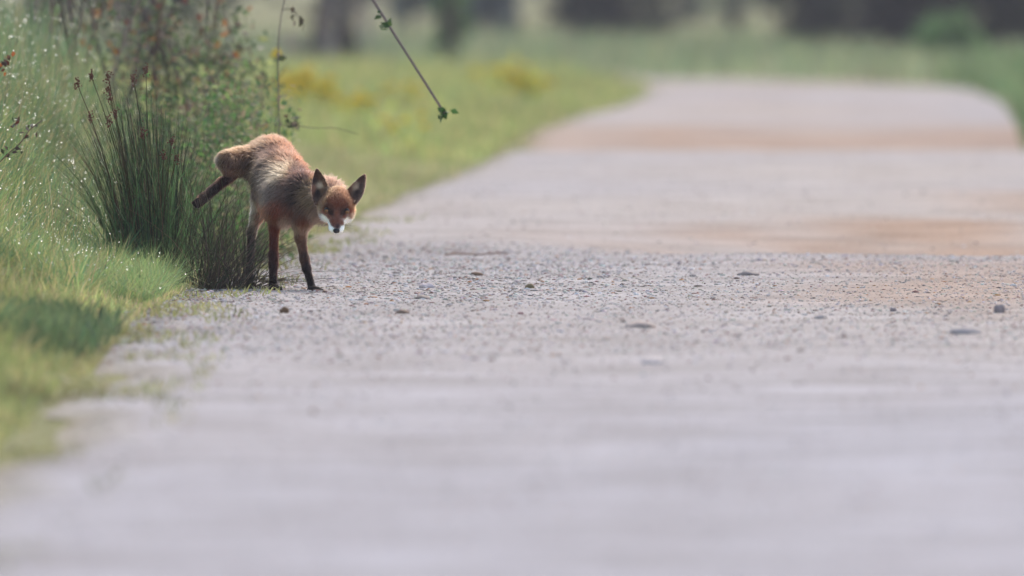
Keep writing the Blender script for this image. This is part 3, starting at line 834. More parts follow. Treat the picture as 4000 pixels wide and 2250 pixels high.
# ---------------------------------------------------------------- larger stones, one by one
def stone(px, py, w_px, h_px, color, label, D=None, flat=1.0):
    """a stone seen at (px, py) at its foot, resting on the track"""
    if D is None:
        D = 45.0
        for _ in range(12):
            D = (CAM_H - float(z_path(X_at(px, D), D)) - 0.004) * F_PX / (py + 165.0)
    m = D / F_PX
    color = tuple(min(245, c_ * 1.17) for c_ in color); h_px = h_px * 0.85
    x = X_at(px, D); w, h = w_px * m * 0.5, h_px * m
    z0 = float(z_path(x, D)) + 0.004
    v, f = sphere_arrays((0, 0, 0), (1, 1, 1), 14, 9)
    sd = rng.integers(0, 900)
    nz = 1 + 0.45 * vnoise(v[:, 0] * 2.1 + v[:, 2] * 1.3, v[:, 1] * 2.1 - v[:, 2] * 0.9, sd) + 0.12 * vnoise(v[:, 0] * 5 + v[:, 2] * 3, v[:, 1] * 5 + v[:, 2] * 2, sd + 1)
    v = v * nz[:, None] * np.array([w, w * rng.uniform(0.8, 1.3), h * 0.78])
    v[:, 2] += h * 0.22
    o = mesh_obj('stone', v, f, M_stone, colors=np.clip(lin(color) * (1 + 0.35 * vnoise(v[:, 0] * 300, v[:, 2] * 300 + v[:, 1] * 200, sd)[:, None]), 0, 1))
    o.location = (x, D, z0)
    tag(o, label, 'stone', 'loose stones lying on the track')
    return o
STONES = [(3905, 1222, 46, 40, (150, 138, 134), 'round grey pebble standing proud on the sandy right of the track'),
          (3775, 1305, 110, 34, (168, 160, 156), 'broad pale grey stone lying flat past the round pebble'),
          (2500, 1278, 120, 26, (176, 162, 152), 'long flat pale stone half sunk in the middle of the track'),
          (1110, 1222, 40, 26, (112, 86, 62), 'small brown stone on the track below the fox'),
          (2070, 1126, 34, 22, (122, 110, 82), 'olive brown pebble well to the right of the fox'),
          (1665, 1124, 60, 22, (188, 180, 182), 'whitish stone on the gravel by the fox'),
          (1650, 1168, 64, 18, (150, 138, 128), 'flat tan stone in front of the whitish stone'),
          (1862, 1076, 50, 16, (108, 88, 70), 'dark brown flat stone beside the dry stick'),
          (2920, 1076, 90, 20, (150, 140, 134), 'thin slab of grey stone lying flat on the track'),
          (1570, 1224, 56, 18, (140, 120, 104), 'brownish stone lying amid coarse gravel in front of the tan stone'),
          (3210, 1245, 54, 20, (178, 168, 162), 'small pale grey stone left of the round pebble'),
          (3490, 1216, 26, 18, (134, 124, 124), 'tiny dark pebble between the small pale grey stone and the round one'),
          (2550, 1420, 90, 26, (200, 190, 184), 'blurred white stone lying on bare sand closer than the long flat one')]
for px, py, w, h, c, lab in STONES:
    stone(px, py, w, h, c, lab)
# a dry stick lying on the gravel
a, b = P(1740, 1006, 50.0), P(1985, 1000, 50.2)
t = np.linspace(0, 1, 8)[:, None]
pts = a * (1 - t) + b * t
pts[:, 2] = z_path(pts[:, 0], pts[:, 1]) + 0.010 + 0.003 * np.sin(t[:, 0] * 9)
v, f = tube_arrays(pts[None], np.linspace(0.0032, 0.0018, 8)[None], 6)
st = mesh_obj('dry_stick', v, f, M_bark, colors=np.tile(lin((160, 132, 118)), (len(v), 1)))
tag(st, 'thin dry stick lying on the gravel beside the verge', 'stick')

# ---------------------------------------------------------------- grass
tips_for_dew = []
def grass(name, label, n, d0, d1, x_of, hmin, hmax, cols, w, weights=None, lean_sd=0.35, mask=None, dew=0, hfun=None, tuft=0, inset=0.02):
    D = rng.uniform(d0, d1, n)
    x = x_of(D)
    if tuft:
        k = rng.integers(0, tuft, n)
        x = x[k] + rng.normal(0, 0.025, n); D = D[k] + rng.normal(0, 0.03, n)
    keep = (np.abs(x) < 0.034 * D + 0.15) & ~on_path(x, D, -inset)
    if mask is not None: keep &= mask(x, D)
    x, D = x[keep], D[keep]; m = len(x)
    h = rng.uniform(hmin, hmax, m) * (0.75 + 0.6 * (vnoise(x * 5, D * 3, 51) + 0.5))
    if hfun is not None: h = h * hfun(x, D)
    roots = np.stack([x, D, np.where(on_path(x, D), z_path(x, D), z_land(x, D) - 0.01)], 1)
    wind = np.stack([0.25 * vnoise(x * 4, D * 2, 52), 0.25 * vnoise(x * 4, D * 2, 53)], 1)
    lean = rng.normal(0, lean_sd, (m, 2)) + wind
    c = palette(cols, m, 0.2, weights)
    pn = (1 + 0.7 * vnoise(x * 3, D * 1.5, 54) + 0.4 * vnoise(x * 9, D * 4, 55))[:, None]
    c = np.clip(c * pn, 0.005, 0.9)
    v, f, cc, tip = blade_arrays(roots, h, lean, rng.uniform(0.3, 1.2, m), rng.uniform(0.7, 1.3, m) * w, c)
    o = mesh_obj(name, v, f, M_grass, colors=cc)
    tag(o, label, 'grass', kind='stuff')
    if dew: tips_for_dew.append(tip[rng.choice(m, min(dew, m), replace=False)])
    return o

def left_of(smin, smax, power=1.0):
    return lambda D: edge_l(np.minimum(D, 116)) - (smin + (smax - smin) * rng.random(len(D)) ** power)

grass('grass', 'sparse low weeds straggling onto the gravel edge', 14000, 24, 60, left_of(-0.30, 0.05, 0.55), 0.008, 0.028,
      [(160, 166, 112), (176, 172, 122), (150, 150, 104)], 0.004, lean_sd=0.6, inset=0.32, mask=lambda x, D: vnoise(x * 5, D * 1.2, 71) > -0.02)
# low ragged fringe along the path edge, with bare gaps
short_h = lambda x, D: 0.35 + 0.65 * smooth(0.0, 0.25, edge_l(D) - x)
grass('grass', 'short yellow-green turf fringing the track below the bank', 26000, 36, 52, left_of(-0.02, 0.42, 1.3), 0.035, 0.085,
      [(172, 174, 116), (188, 182, 130), (148, 166, 106), (196, 184, 148)], 0.0034, lean_sd=0.5, hfun=short_h, dew=250)
grass('grass', 'lush dewy green grass covering the bank', 70000, 42.5, 50.5, left_of(0.16, 1.15, 0.9), 0.07, 0.15,
      [(116, 152, 98), (138, 170, 112), (106, 148, 112), (164, 178, 112), (176, 174, 120), (200, 186, 142)], 0.0030, lean_sd=0.42, dew=3200)
grass('grass', 'soft green sward spilling in front of the rush tussock', 15000, 43.2, 45.7, left_of(0.01, 0.42), 0.035, 0.125,
      [(142, 170, 110), (160, 182, 120), (132, 164, 114), (176, 178, 126)], 0.0026, lean_sd=0.55, dew=300)
grass('grass', 'tall feathery seeding grass on top of the bank', 8000, 46, 54, left_of(0.3, 1.5), 0.12, 0.27,
      [(124, 158, 110), (146, 168, 116), (112, 150, 112), (178, 172, 136)], 0.0028, lean_sd=0.25, dew=1100)
grass('grass', 'blurred grass of the bank closer than the tussocks', 14000, 30, 42.5, left_of(0.03, 0.75), 0.05, 0.13,
      [(162, 176, 114), (180, 182, 124), (140, 164, 106), (192, 182, 136)], 0.0045, lean_sd=0.5, hfun=short_h)
grass('grass', 'dark green clump of broad blades low on the bank', 3000, 37.2, 39.8, lambda D: rng.normal(-1.10, 0.085, len(D)), 0.05, 0.10,
      [(108, 138, 100), (118, 146, 104), (132, 150, 106)], 0.008, lean_sd=0.4)
verge_h = lambda x, D: 0.3 + 0.7 * smooth(0.0, 0.7, edge_l(np.minimum(D, 116)) - x)
grass('grass', 'pale green verge grass behind the fox', 42000, 48, 72, left_of(-0.02, 1.6), 0.05, 0.13,
      [(176, 184, 124), (190, 190, 136), (154, 174, 112), (204, 194, 152), (196, 184, 140)], 0.006, lean_sd=0.45, hfun=verge_h)
grass('grass', 'yellowish verge grass in the distance left of the bend', 36000, 72, 120, left_of(0.0, 5.0, 1.4), 0.08, 0.22,
      [(174, 186, 116), (188, 192, 126), (150, 178, 110), (198, 190, 132)], 0.012, lean_sd=0.4, hfun=verge_h)
grass('grass', 'fresh green grass beyond the outside of the bend', 22000, 117, 175, lambda D: rng.uniform(-6, 7, len(D)), 0.10, 0.24,
      [(144, 164, 126), (156, 170, 134), (130, 154, 118), (170, 168, 136)], 0.018, lean_sd=0.35)
grass('grass', 'rank green grass on the far right edge of the track', 9000, 80, 122, lambda D: edge_r(np.minimum(D, 116)) + rng.uniform(0.0, 1.6, len(D)), 0.12, 0.30,
      [(122, 148, 104), (144, 160, 112), (106, 138, 96)], 0.012, lean_sd=0.35)

# ---------------------------------------------------------------- rush tussocks
def rush_tussock(label, group, root, n, spread, tip_fn, cols, weights, rad, heads=(), broad=0, broad_cols=None):
    t_ = empty('rush_tussock', tuple(root))
    tag(t_, label, 'rush', group)
    ang = rng.uniform(0, 2 * np.pi, n); rr = np.sqrt(rng.random(n))
    base = np.stack([root[0] + np.cos(ang) * rr * spread[0], root[1] + np.sin(ang) * rr * spread[1], np.zeros(n)], 1)
    base[:, 2] = np.where(on_path(base[:, 0], base[:, 1]), z_path(base[:, 0], base[:, 1]), z_land(base[:, 0], base[:, 1])) - 0.01
    tip = tip_fn(base, n)
    t = np.linspace(0, 1, 7)[None, :, None]
    mid = (base + tip) * 0.5 + np.stack([(base[:, 0] - tip[:, 0]) * 0.18, (base[:, 1] - tip[:, 1]) * 0.18, np.abs(tip[:, 2] - base[:, 2]) * 0.12 + np.linalg.norm(tip[:, :2] - base[:, :2], axis=1) * 0.12], 1)
    path_ = base[:, None] * (1 - t) ** 2 + mid[:, None] * 2 * t * (1 - t) + tip[:, None] * t ** 2
    path_ += rng.normal(0, 0.002, path_.shape) * t
    r = np.linspace(1, 0.28, 7)[None] * rad * rng.uniform(0.75, 1.25, (n, 1))
    v, f = tube_arrays(path_, r, 3)
    c = palette(cols, n, 0.22, weights)
    s_ = mesh_obj('stems', v, f, M_rush, t_, colors=np.repeat(c, 21, 0)); tag(s_, kind='stuff')
    if broad:
        m = broad
        bx = root[0] + rng.normal(0, spread[0] * 0.7, m); by = root[1] + rng.normal(-0.02, spread[1] * 0.5, m)
        rt = np.stack([bx, by, z_land(bx, by)], 1)
        v, f, cc, tp = blade_arrays(rt, rng.uniform(0.18, 0.42, m), rng.normal(0, 0.4, (m, 2)) * np.array([1, 0.5]), rng.uniform(0.8, 2.0, m), rng.uniform(0.003, 0.0055, m), palette(broad_cols, m, 0.15))
        o = mesh_obj('grass_blades', v, f, M_grass, t_, colors=cc); tag(o, kind='stuff')
    for (px, py, D, sc_) in heads:
        p = P(px, py, D)
        k = 34
        off = rng.normal(0, 1, (k, 3)) * np.array([0.0042, 0.0042, 0.0085]) * sc_
        hv = (ICO_V[None] * rng.uniform(0.0016, 0.0030, (k, 1, 3)) + (p + off)[:, None]).reshape(-1, 3)
        hf_ = (ICO_F[None] + (np.arange(k) * 12)[:, None, None]).reshape(-1, 3)
        bt = np.array([root[0] + (p[0] - root[0]) * 0.25 + rng.normal(0, 0.01), root[1] + rng.normal(0, 0.02), root[2]])
        tt = np.linspace(0, 1, 7)[:, None]
        md = (bt + p) * 0.5 + np.array([(bt[0] - p[0]) * 0.2, 0, 0.03])
        sp_ = bt * (1 - tt) ** 2 + md * 2 * tt * (1 - tt) + p * tt ** 2
        sv, sf = tube_arrays(sp_[None], np.full((1, 7), 0.0013), 3)
        hd = mesh_obj('seed_head', hv, hf_, M_seed, t_, smooth_shade=False)
        sm = mesh_obj('stalk', sv - np.array(t_.location), sf, M_rush, None, colors=np.tile(lin((96, 86, 58)), (len(sv), 1)), world_coords=False)
        sm.parent = hd
    return t_

rootA = np.array([X_at(590, 45.6), 45.6, 0.02])
def tipA(base, n):
    fx = (base[:, 0] - rootA[0]) / 0.085
    px = 530 + fx * 270 + rng.normal(0, 70, n)
    py = 330 + 0.0026 * (px - 510) ** 2 + np.abs(rng.normal(0, 1, n)) * 150
    D = base[:, 1] + rng.normal(0, 0.09, n)
    return np.stack([P(a, b, d) for a, b, d in zip(px, py, D)])
rush_tussock('tall dark green rush tussock with brown seed heads on the bank', 'rush tussocks beside the track', rootA, 420, (0.085, 0.10), tipA,
             [(80, 106, 70), (98, 124, 80), (124, 148, 94), (122, 98, 80), (146, 122, 92), (72, 84, 68)], [0.28, 0.26, 0.14, 0.14, 0.08, 0.10], 0.00135,
             heads=[(303, 330, 45.5, 1.0), (356, 296, 45.7, 0.8), (423, 300, 45.5, 1.05), (424, 345, 45.6, 1.0), (523, 308, 45.5, 1.15), (570, 272, 45.8, 0.9), (430, 384, 45.4, 0.9),
                    (450, 440, 45.4, 0.9), (562, 516, 45.4, 1.15), (672, 556, 45.4, 1.0), (425, 470, 45.45, 1.0), (640, 610, 45.4, 1.0), (352, 455, 45.5, 0.8), (690, 620, 45.4, 0.9)],
             broad=230, broad_cols=[(98, 138, 88), (112, 150, 96), (130, 156, 110)])
rootB = np.array([X_at(880, 45.12), 45.12, 0.0])
def tipB(base, n):
    a = rng.normal(44, 24, n)                      # degrees above the ground, leaning right
    a = np.where(rng.random(n) < 0.28, rng.normal(105, 22, n), a)
    a = np.clip(a, 6, 150)
    L = rng.uniform(0.13, 0.32, n) * np.where(a > 80, 1.0, 0.85)
    r_ = np.radians(a)
    return base + np.stack([np.cos(r_) * L, rng.normal(0, 0.05, n), np.sin(r_) * L + 0.012], 1)
rush_tussock('low brownish rush tussock leaning over the gravel by the fox', 'rush tussocks beside the track', rootB, 250, (0.085, 0.07), tipB,
             [(96, 86, 66), (114, 94, 80), (84, 92, 62), (132, 110, 96), (70, 62, 52), (168, 146, 122)], [0.23, 0.22, 0.2, 0.16, 0.07, 0.12], 0.0013)
rootC = np.array([X_at(760, 45.35), 45.35, 0.0])
def tipC(base, n):
    a = np.clip(rng.normal(78, 17, n), 35, 125); L = rng.uniform(0.22, 0.42, n); r_ = np.radians(a)
    return base + np.stack([np.cos(r_) * L, rng.normal(0, 0.05, n), np.sin(r_) * L], 1)
rush_tussock('sparse thin rush tussock between the tall one and the fox', 'rush tussocks beside the track', rootC, 100, (0.09, 0.07), tipC,
             [(66, 76, 50), (84, 84, 58), (88, 72, 58), (104, 112, 76)], [0.35, 0.25, 0.2, 0.2], 0.0011)

# ---------------------------------------------------------------- brambles
def cane_path(pts, n=14):
    pts = np.array(pts, float)
    d = np.concatenate([[0], np.cumsum(np.linalg.norm(np.diff(pts, axis=0), axis=1))]); d /= d[-1]
    t = np.linspace(0, 1, n)
    out = np.stack([np.interp(t, d, pts[:, a]) for a in range(3)], 1)
    for _ in range(2):
        out[1:-1] = (out[:-2] + 2 * out[1:-1] + out[2:]) / 4
    return out

def leaves_around(points, n, sp, lmin, lmax, cols, weights=None, wid=0.6):
    k = rng.integers(0, len(points), n)
    c = points[k] + rng.normal(0, sp, (n, 3))
    d = rng.normal(0, 1, (n, 3)); d[:, 2] -= 0.4
    nr = rng.normal(0, 0.6, (n, 3)) + np.array([0, -0.2, 1.0])
    L = rng.uniform(lmin, lmax, n)
    v, f = leaf_arrays(c, d, nr, L, L * wid)
    return v, f, np.repeat(palette(cols, n, 0.22, weights), 5, 0)

BR_COLS = [(96, 116, 78), (112, 132, 90), (126, 138, 108), (140, 116, 92), (176, 122, 72), (132, 92, 78), (150, 150, 134)]
BR_W = [0.28, 0.24, 0.18, 0.10, 0.04, 0.05, 0.11]
def bramble_bush(label, px, D, n_cane, width, height, n_leaf, lean=0.0):
    x = X_at(px, D); z = float(z_land(x, D))
    b = empty('bramble_bush', (x, D, z)); tag(b, label, 'bramble', 'brambles on top of the bank')
    paths, rads = [], []
    for _ in range(n_cane):
        x0, y0 = x + float(np.clip(rng.normal(0, width * 0.35), -width * 0.6, width * 0.5)), D + rng.normal(0, 0.3)
        z0 = float(z_land(x0, y0)) - 0.02
        H_ = height * rng.uniform(0.6, 1.15)
        x1 = x0 + rng.normal(lean, width * 0.4); y1 = y0 + rng.normal(0, 0.3)
        x2 = x1 + rng.normal(lean, width * 0.35)
        x1, x2 = min(x1, X_at(1020, D)), min(x2, X_at(1050, D))
        paths.append(cane_path([(x0, y0, z0), (x0 * 0.6 + x1 * 0.4, (y0 + y1) / 2, z0 + H_ * 0.55), (x1, y1, z0 + H_), (x2, y1 + rng.normal(0, 0.15), z0 + H_ * rng.uniform(0.45, 0.95))]))
        rads.append(np.linspace(0.0042, 0.0016, 14) * rng.uniform(0.7, 1.3))
    paths = np.array(paths)
    v, f = tube_arrays(paths, np.array(rads), 4)
    cn = mesh_obj('canes', v, f, M_bark, b, colors=np.repeat(palette([(122, 104, 104), (140, 122, 120), (98, 84, 78)], n_cane, 0.15), 14 * 4, 0)); tag(cn, kind='stuff')
    lp = paths[:, 3:].reshape(-1, 3); lp = lp[lp[:, 0] < X_at(1040, D)]
    v, f, c = leaves_around(lp, n_leaf, 0.06, 0.018, 0.040, BR_COLS, BR_W)
    lv = mesh_obj('leaves', v, f, M_leaf, b, colors=c, smooth_shade=False); tag(lv, kind='stuff')
    return b
bramble_bush('leggy bramble bush with grey bare canes above the dewy grass', 150, 54.5, 22, 0.50, 0.75, 500)
bramble_bush('dense bramble bush behind the tall rush tussock', 540, 55.0, 16, 0.45, 0.75, 1300)
bramble_bush('bramble bush with orange and brown leaves at the end of the bank', 790, 54.8, 14, 0.24, 0.75, 1300, 0.0)

# tall mixed weeds where the bank ends
def weed(label, px, D, h, n_leaf, cols, group, sp=0.05, n_stem=12, seeds=0):
    x = X_at(px, D); z = float(z_land(x, D))
    b = empty('leafy_weed', (x, D, z)); tag(b, label, 'weed', group)
    ps, rs = [], []
    for _ in range(n_stem):
        x0, y0 = x + rng.normal(0, sp), D + rng.normal(0, sp)
        tx, ty = x0 + rng.normal(0, sp * 1.2), y0 + rng.normal(0, sp)
        ps.append(cane_path([(x0, y0, z - 0.02), ((x0 + tx) / 2 + rng.normal(0, 0.01), (y0 + ty) / 2, z + h * 0.5), (tx, ty, z + h * rng.uniform(0.7, 1.1))], 8)); rs.append(np.linspace(0.002, 0.0009, 8))
    ps = np.array(ps)
    v, f = tube_arrays(ps, np.array(rs), 3)
    s_ = mesh_obj('stems', v, f, M_bark, b, colors=np.repeat(palette([(120, 118, 84), (136, 120, 96)], n_stem), 24, 0)); tag(s_, kind='stuff')
    v, f, c = leaves_around(ps.reshape(-1, 3), n_leaf, 0.022, 0.012, 0.032, cols, None, 0.45)
    l_ = mesh_obj('leaves', v, f, M_leaf, b, colors=c, smooth_shade=False); tag(l_, kind='stuff')
    return b
WEEDS = [(800, 49.2, 0.34, 'bushy green weed at the foot of the dense bramble'), (880, 49.6, 0.40, 'tall green weed behind the raised leg of the fox'),
         (925, 50.0, 0.44, 'olive weed rising behind the back of the fox'), (975, 50.4, 0.44, 'brownish weed beside the thin upright stem'),
         (700, 48.6, 0.34, 'leafy green weed just behind the tall rush tussock'), (980, 49.4, 0.24, 'low leafy weed close behind the rump of the fox'),
         (760, 50.4, 0.46, 'tall soft weed between the dense bramble and the tall rushes'), (840, 50.8, 0.50, 'tallest weed, thick with leaves, behind the lifted hind leg'),
         (880, 51.2, 0.52, 'pale weed standing in front of the orange-leaved bramble'), (930, 51.6, 0.52, 'straggling olive weed at the very end of the bank'),
         (900, 48.8, 0.22, 'short spreading weed right behind the low brown rushes'), (650, 50.6, 0.44, 'green weed showing over the middle of the tall rushes'),
         (560, 50.2, 0.40, 'weed with small leaves showing over the seed heads')]
for px, D, h, lab in WEEDS:
    weed(lab, px, D, h, 760, [(104, 142, 80), (124, 156, 92), (146, 156, 106), (160, 150, 118), (92, 128, 76)], 'weeds where the bank ends')

# bramble shoots in view one by one
def shoot(label, pts, r0, r1, clusters, cols, cat='bramble', twig=None, name='bramble_cane'):
    path_ = cane_path([P(*p) for p in pts], 22)
    b = empty(name, tuple(path_[0])); tag(b, label, cat)
    v, f = tube_arrays(path_[None], np.linspace(r0, r1, 22)[None], 6)
    mesh_obj('stem', v, f, M_bark, b, colors=np.tile(lin((134, 116, 112)), (len(v), 1)))
    if twig:
        for tw in twig:
            tp = cane_path([P(*p) for p in tw], 12)
            v, f = tube_arrays(tp[None], np.linspace(r1 * 0.9, r1 * 0.5, 12)[None], 5)
            mesh_obj('side_twig', v, f, M_bark, b, colors=np.tile(lin((104, 92, 84)), (len(v), 1)))
    for (px, py, D, k, size) in clusters:
        c0 = P(px, py, D)
        c = c0 + rng.normal(0, size * 0.35, (k, 3))
        d = rng.normal(0, 1, (k, 3)) + np.array([0.1, 0, -0.5]); nr = rng.normal(0, 0.6, (k, 3)) + np.array([0, -0.8, 0.6])
        L = rng.uniform(0.7, 1.2, k) * size
        v, f = leaf_arrays(c - d / np.linalg.norm(d, axis=1, keepdims=True) * L[:, None] * 0.4, d, nr, L, L * 0.62)
        lc = palette(cols, k, 0.15)
        for q in range(k):
            mesh_obj('leaf', v[q * 5:q * 5 + 5], f[:4], M_leaf, b, colors=np.repeat(lc[q:q + 1], 5, 0), smooth_shade=False)
    return b
GR = [(62, 98, 44), (78, 110, 52), (54, 84, 42)]; BN = [(92, 88, 60), (112, 84, 70), (78, 92, 54), (150, 138, 120)]
shoot('long bare bramble cane arching down over the verge with a leafy tip', [(600, 330, 54.8), (620, 0, 54.2), (800, -320, 52.0), (1120, -450, 49.6), (1320, -250, 48.3), (1440, 0, 48.0), (1500, 95, 48.0), (1560, 205, 48.0),
      (1625, 310, 48.0), (1690, 390, 48.0), (1738, 445, 48.0)], 0.0060, 0.0034, [(1505, 90, 48.0, 7, 0.030), (1735, 448, 48.0, 13, 0.027), (1472, 62, 48.0, 3, 0.016)], GR)
shoot('thin upright bramble stem with a clump of dark leaves halfway up', [(1105, 1040, 49.6), (1098, 700, 49.6), (1090, 480, 49.6), (1088, 330, 49.6), (1084, 150, 49.6), (1110, -20, 49.6), (1180, -160, 49.6)], 0.0022, 0.0014,
      [(1150, 482, 49.6, 10, 0.026), (1120, 470, 49.6, 5, 0.022), (1140, 38, 49.4, 3, 0.024), (1136, 80, 49.4, 3, 0.022), (1182, 88, 49.4, 4, 0.022), (1100, 215, 49.8, 3, 0.030)], BN,
      twig=[[(1092, 490, 49.6), (1160, 488, 49.6), (1235, 505, 49.7), (1300, 495, 49.8), (1400, 525, 50.0)], [(1100, 40, 49.5), (1140, 30, 49.4), (1190, 100, 49.4)]])
shoot('small bramble sprig with dark wet leaves in the dewy grass', [(-60, 700, 45.3), (20, 610, 45.2), (80, 560, 45.1), (120, 500, 45.0), (165, 470, 45.0)], 0.0018, 0.0012,
      [(60, 470, 45.0, 6, 0.020), (58, 495, 45.0, 4, 0.018), (120, 490, 45.0, 4, 0.017), (85, 530, 45.0, 5, 0.018), (70, 585, 45.1, 5, 0.017), (152, 530, 45.0, 1, 0.016), (110, 500, 45.0, 3, 0.016), (20, 590, 45.1, 4, 0.017)],
      [(84, 74, 62), (120, 116, 112), (66, 80, 52), (100, 60, 52), (146, 140, 138)])
shoot('bramble shoot with dark red leaves at the left end of the dewy bank', [(-90, 420, 47.2), (-40, 320, 47.1), (10, 250, 47.0), (40, 215, 47.0)], 0.002, 0.0012,
      [(18, 235, 47.0, 5, 0.022), (30, 215, 47.0, 4, 0.02), (5, 280, 47.0, 3, 0.018)], [(92, 42, 36), (112, 66, 46), (80, 70, 52), (170, 104, 60)])

# ---------------------------------------------------------------- yellow flowers on the verge
def flower_plant(label, px, py, D, n_head, sp, head):
    p = P(px, py, D); x = p[0]; zg = float(z_land(x, D)); b = empty('yellow_flower', (x, D, zg)); tag(b, label, 'flower', 'yellow flowers along the verge')
    heads = np.stack([x + rng.normal(0, sp, n_head), D + rng.normal(0, sp, n_head), np.maximum(p[2] + rng.normal(0, sp * 0.45, n_head), zg + 0.05)], 1)
    bs = np.stack([x + rng.normal(0, sp * 0.5, n_head), D + rng.normal(0, sp * 0.5, n_head), np.full(n_head, zg - 0.01)], 1)
    tt = np.linspace(0, 1, 5)[None, :, None]
    ps = bs[:, None] * (1 - tt) + heads[:, None] * tt
    v, f = tube_arrays(ps, np.full((n_head, 5), 0.002), 3)
    s_ = mesh_obj('stems', v, f, M_bark, b, colors=np.tile(lin((160, 176, 92)), (len(v), 1))); tag(s_, kind='stuff')
    k = 9
    an = np.linspace(0, 2 * np.pi, k, endpoint=False)
    c = np.repeat(heads, k, 0); d = np.tile(np.stack([np.cos(an), np.sin(an) * 0.6 - 0.1, np.sin(an) * 0.5 + 0.15], 1), (n_head, 1)); nr = np.tile(np.array([0, -0.8, 0.6]), (len(c), 1))
    v, f = leaf_arrays(c, d, nr, head, head * 0.55)
    h_ = mesh_obj('flower_heads', v, f, M_petal, b, colors=np.repeat(palette([(240, 216, 56), (244, 224, 84), (236, 204, 40)], len(c), 0.08), 5, 0), smooth_shade=False); tag(h_, kind='stuff')
    v, f, cc = leaves_around(ps.reshape(-1, 3), n_head * 6, 0.03, 0.03, 0.07, [(176, 190, 96), (190, 200, 104)])
    l_ = mesh_obj('leaves', v, f, M_leaf, b, colors=cc, smooth_shade=False); tag(l_, kind='stuff')
FL = [(1170, 345, 88, 70, 0.06, 0.045, 'thick clump of yellow flowers just behind the thin upright stem'), (1250, 390, 86, 60, 0.08, 0.040, 'full clump of yellow-green flowers next to the thick yellow clump'),
      (1390, 400, 80, 16, 0.06, 0.026, 'small clump of yellow flowers under the arching cane'), (1610, 375, 88, 18, 0.08, 0.026, 'yellow flowers on the verge behind the arching cane'),
      (2020, 320, 98, 30, 0.09, 0.034, 'clump of yellow flowers where the left verge meets the bend'), (1900, 300, 102, 18, 0.09, 0.034, 'paler yellow flowers further round the bend on the verge'),
      (1590, 480, 74, 6, 0.07, 0.024, 'few yellow flowers low in the verge grass'), (1088, 215, 56, 3, 0.015, 0.016, 'lone yellow flowers at the end of the bramble bank')]
for px, py, D, n_, sp, hd, lab in FL:
    flower_plant(lab, px, py, D, n_, sp, hd)

# ---------------------------------------------------------------- trees and shrubs beyond the bend
def shrub(name, label, cat, group, px, D, width, height, base_h, n_leaf, leaf, cols, trunk_r=0.06, n_trunk=3, trunk_col=(84, 72, 66), depth=None):
    x = X_at(px, D); z = float(z_land(x, D)) - 0.02
    b = empty(name, (x, D, z)); tag(b, label, cat, group)
    dp = depth or width * 0.7
    for k in range(n_trunk):
        ox = rng.normal(0, width * 0.12) if n_trunk > 1 else 0.0
        tx = ox + rng.normal(0, width * 0.15)
        ps = [cane_path([(x + ox, D, z), (x + (ox + tx) / 2, D + rng.normal(0, 0.1), z + height * 0.4), (x + tx, D + rng.normal(0, 0.2), z + height * 0.85)], 9)]
        rs = [np.linspace(trunk_r, trunk_r * 0.3, 9) * np.array([1.35] + [1] * 8)]
        for _ in range(5):
            i = rng.integers(2, 7); s0 = ps[0][i]; dr = np.array([rng.normal(0, 1), rng.normal(0, 0.8), rng.uniform(0.2, 0.9)]) * width * 0.28
            ps.append(cane_path([s0, s0 + dr * 0.5 + np.array([0, 0, 0.05]), s0 + dr], 9)); rs.append(np.linspace(trunk_r * 0.4, trunk_r * 0.12, 9))
        v, f = tube_arrays(np.array(ps), np.array(rs), 7)
        mesh_obj('trunk', v, f, M_bark, b, colors=np.clip(np.tile(lin(trunk_col), (len(v), 1)) * (1 + 0.5 * vnoise(v[:, 2] * 9, v[:, 0] * 30, 3)[:, None]), 0, 1))
    # crown: clumps of leaves through the volume
    nc = max(12, int(n_leaf / 60))
    u = rng.normal(0, 1, (nc, 3)); u /= np.linalg.norm(u, axis=1, keepdims=True)
    rr = rng.random((nc, 1)) ** 0.4
    cc = np.array([x, D, z + base_h + (height - base_h) * 0.5]) + u * rr * np.array([width * 0.5, dp * 0.5, (height - base_h) * 0.5])
    k = rng.integers(0, nc, n_leaf)
    c = cc[k] + rng.normal(0, 1, (n_leaf, 3)) * width * 0.075
    c[:, 2] = np.maximum(c[:, 2], z + 0.03)
    L = rng.uniform(0.7, 1.3, n_leaf) * leaf
    v, f = leaf_arrays(c, rng.normal(0, 1, (n_leaf, 3)), rng.normal(0, 0.7, (n_leaf, 3)) + np.array([0, 0, 0.8]), L, L * 0.6)
    clump_t = rng.uniform(0.75, 1.25, nc)[k][:, None]
    cr_ = mesh_obj('crown', v, f, M_leaf, b, colors=np.repeat(np.clip(palette(cols, n_leaf, 0.2) * clump_t, 0.003, 0.9), 5, 0), smooth_shade=False)
    tag(cr_, kind='stuff')
    return b
DK = [(74, 82, 66), (68, 74, 64), (82, 90, 74), (92, 84, 78)]
SG = [(140, 154, 134), (154, 164, 146), (128, 144, 124)]
GN = [(112, 152, 94), (126, 164, 106), (98, 140, 86)]
FG = 'trees and shrubs beyond the bend'
shrub('dark_shrub', 'broad dark shrub behind the pale gap past the bend', 'shrub', FG, 2430, 170, 1.75, 2.0, 0.0, 8000, 0.10, DK)
shrub('dark_shrub', 'wide dark shrub with purple-brown shade under it at the hedge', 'shrub', FG, 3230, 156, 1.3, 2.0, 0.0, 3200, 0.10, DK)
shrub('dark_shrub', 'darkest shrub of the hedge, thick at its foot', 'shrub', FG, 3560, 150, 1.2, 2.0, 0.0, 7000, 0.10, [(62, 64, 60), (70, 66, 64), (78, 74, 72)])
shrub('dark_shrub', 'dark shrub with brown leaves at the right end of the hedge', 'shrub', FG, 3920, 148, 1.1, 2.0, 0.0, 7000, 0.10, DK + [(70, 58, 50)])
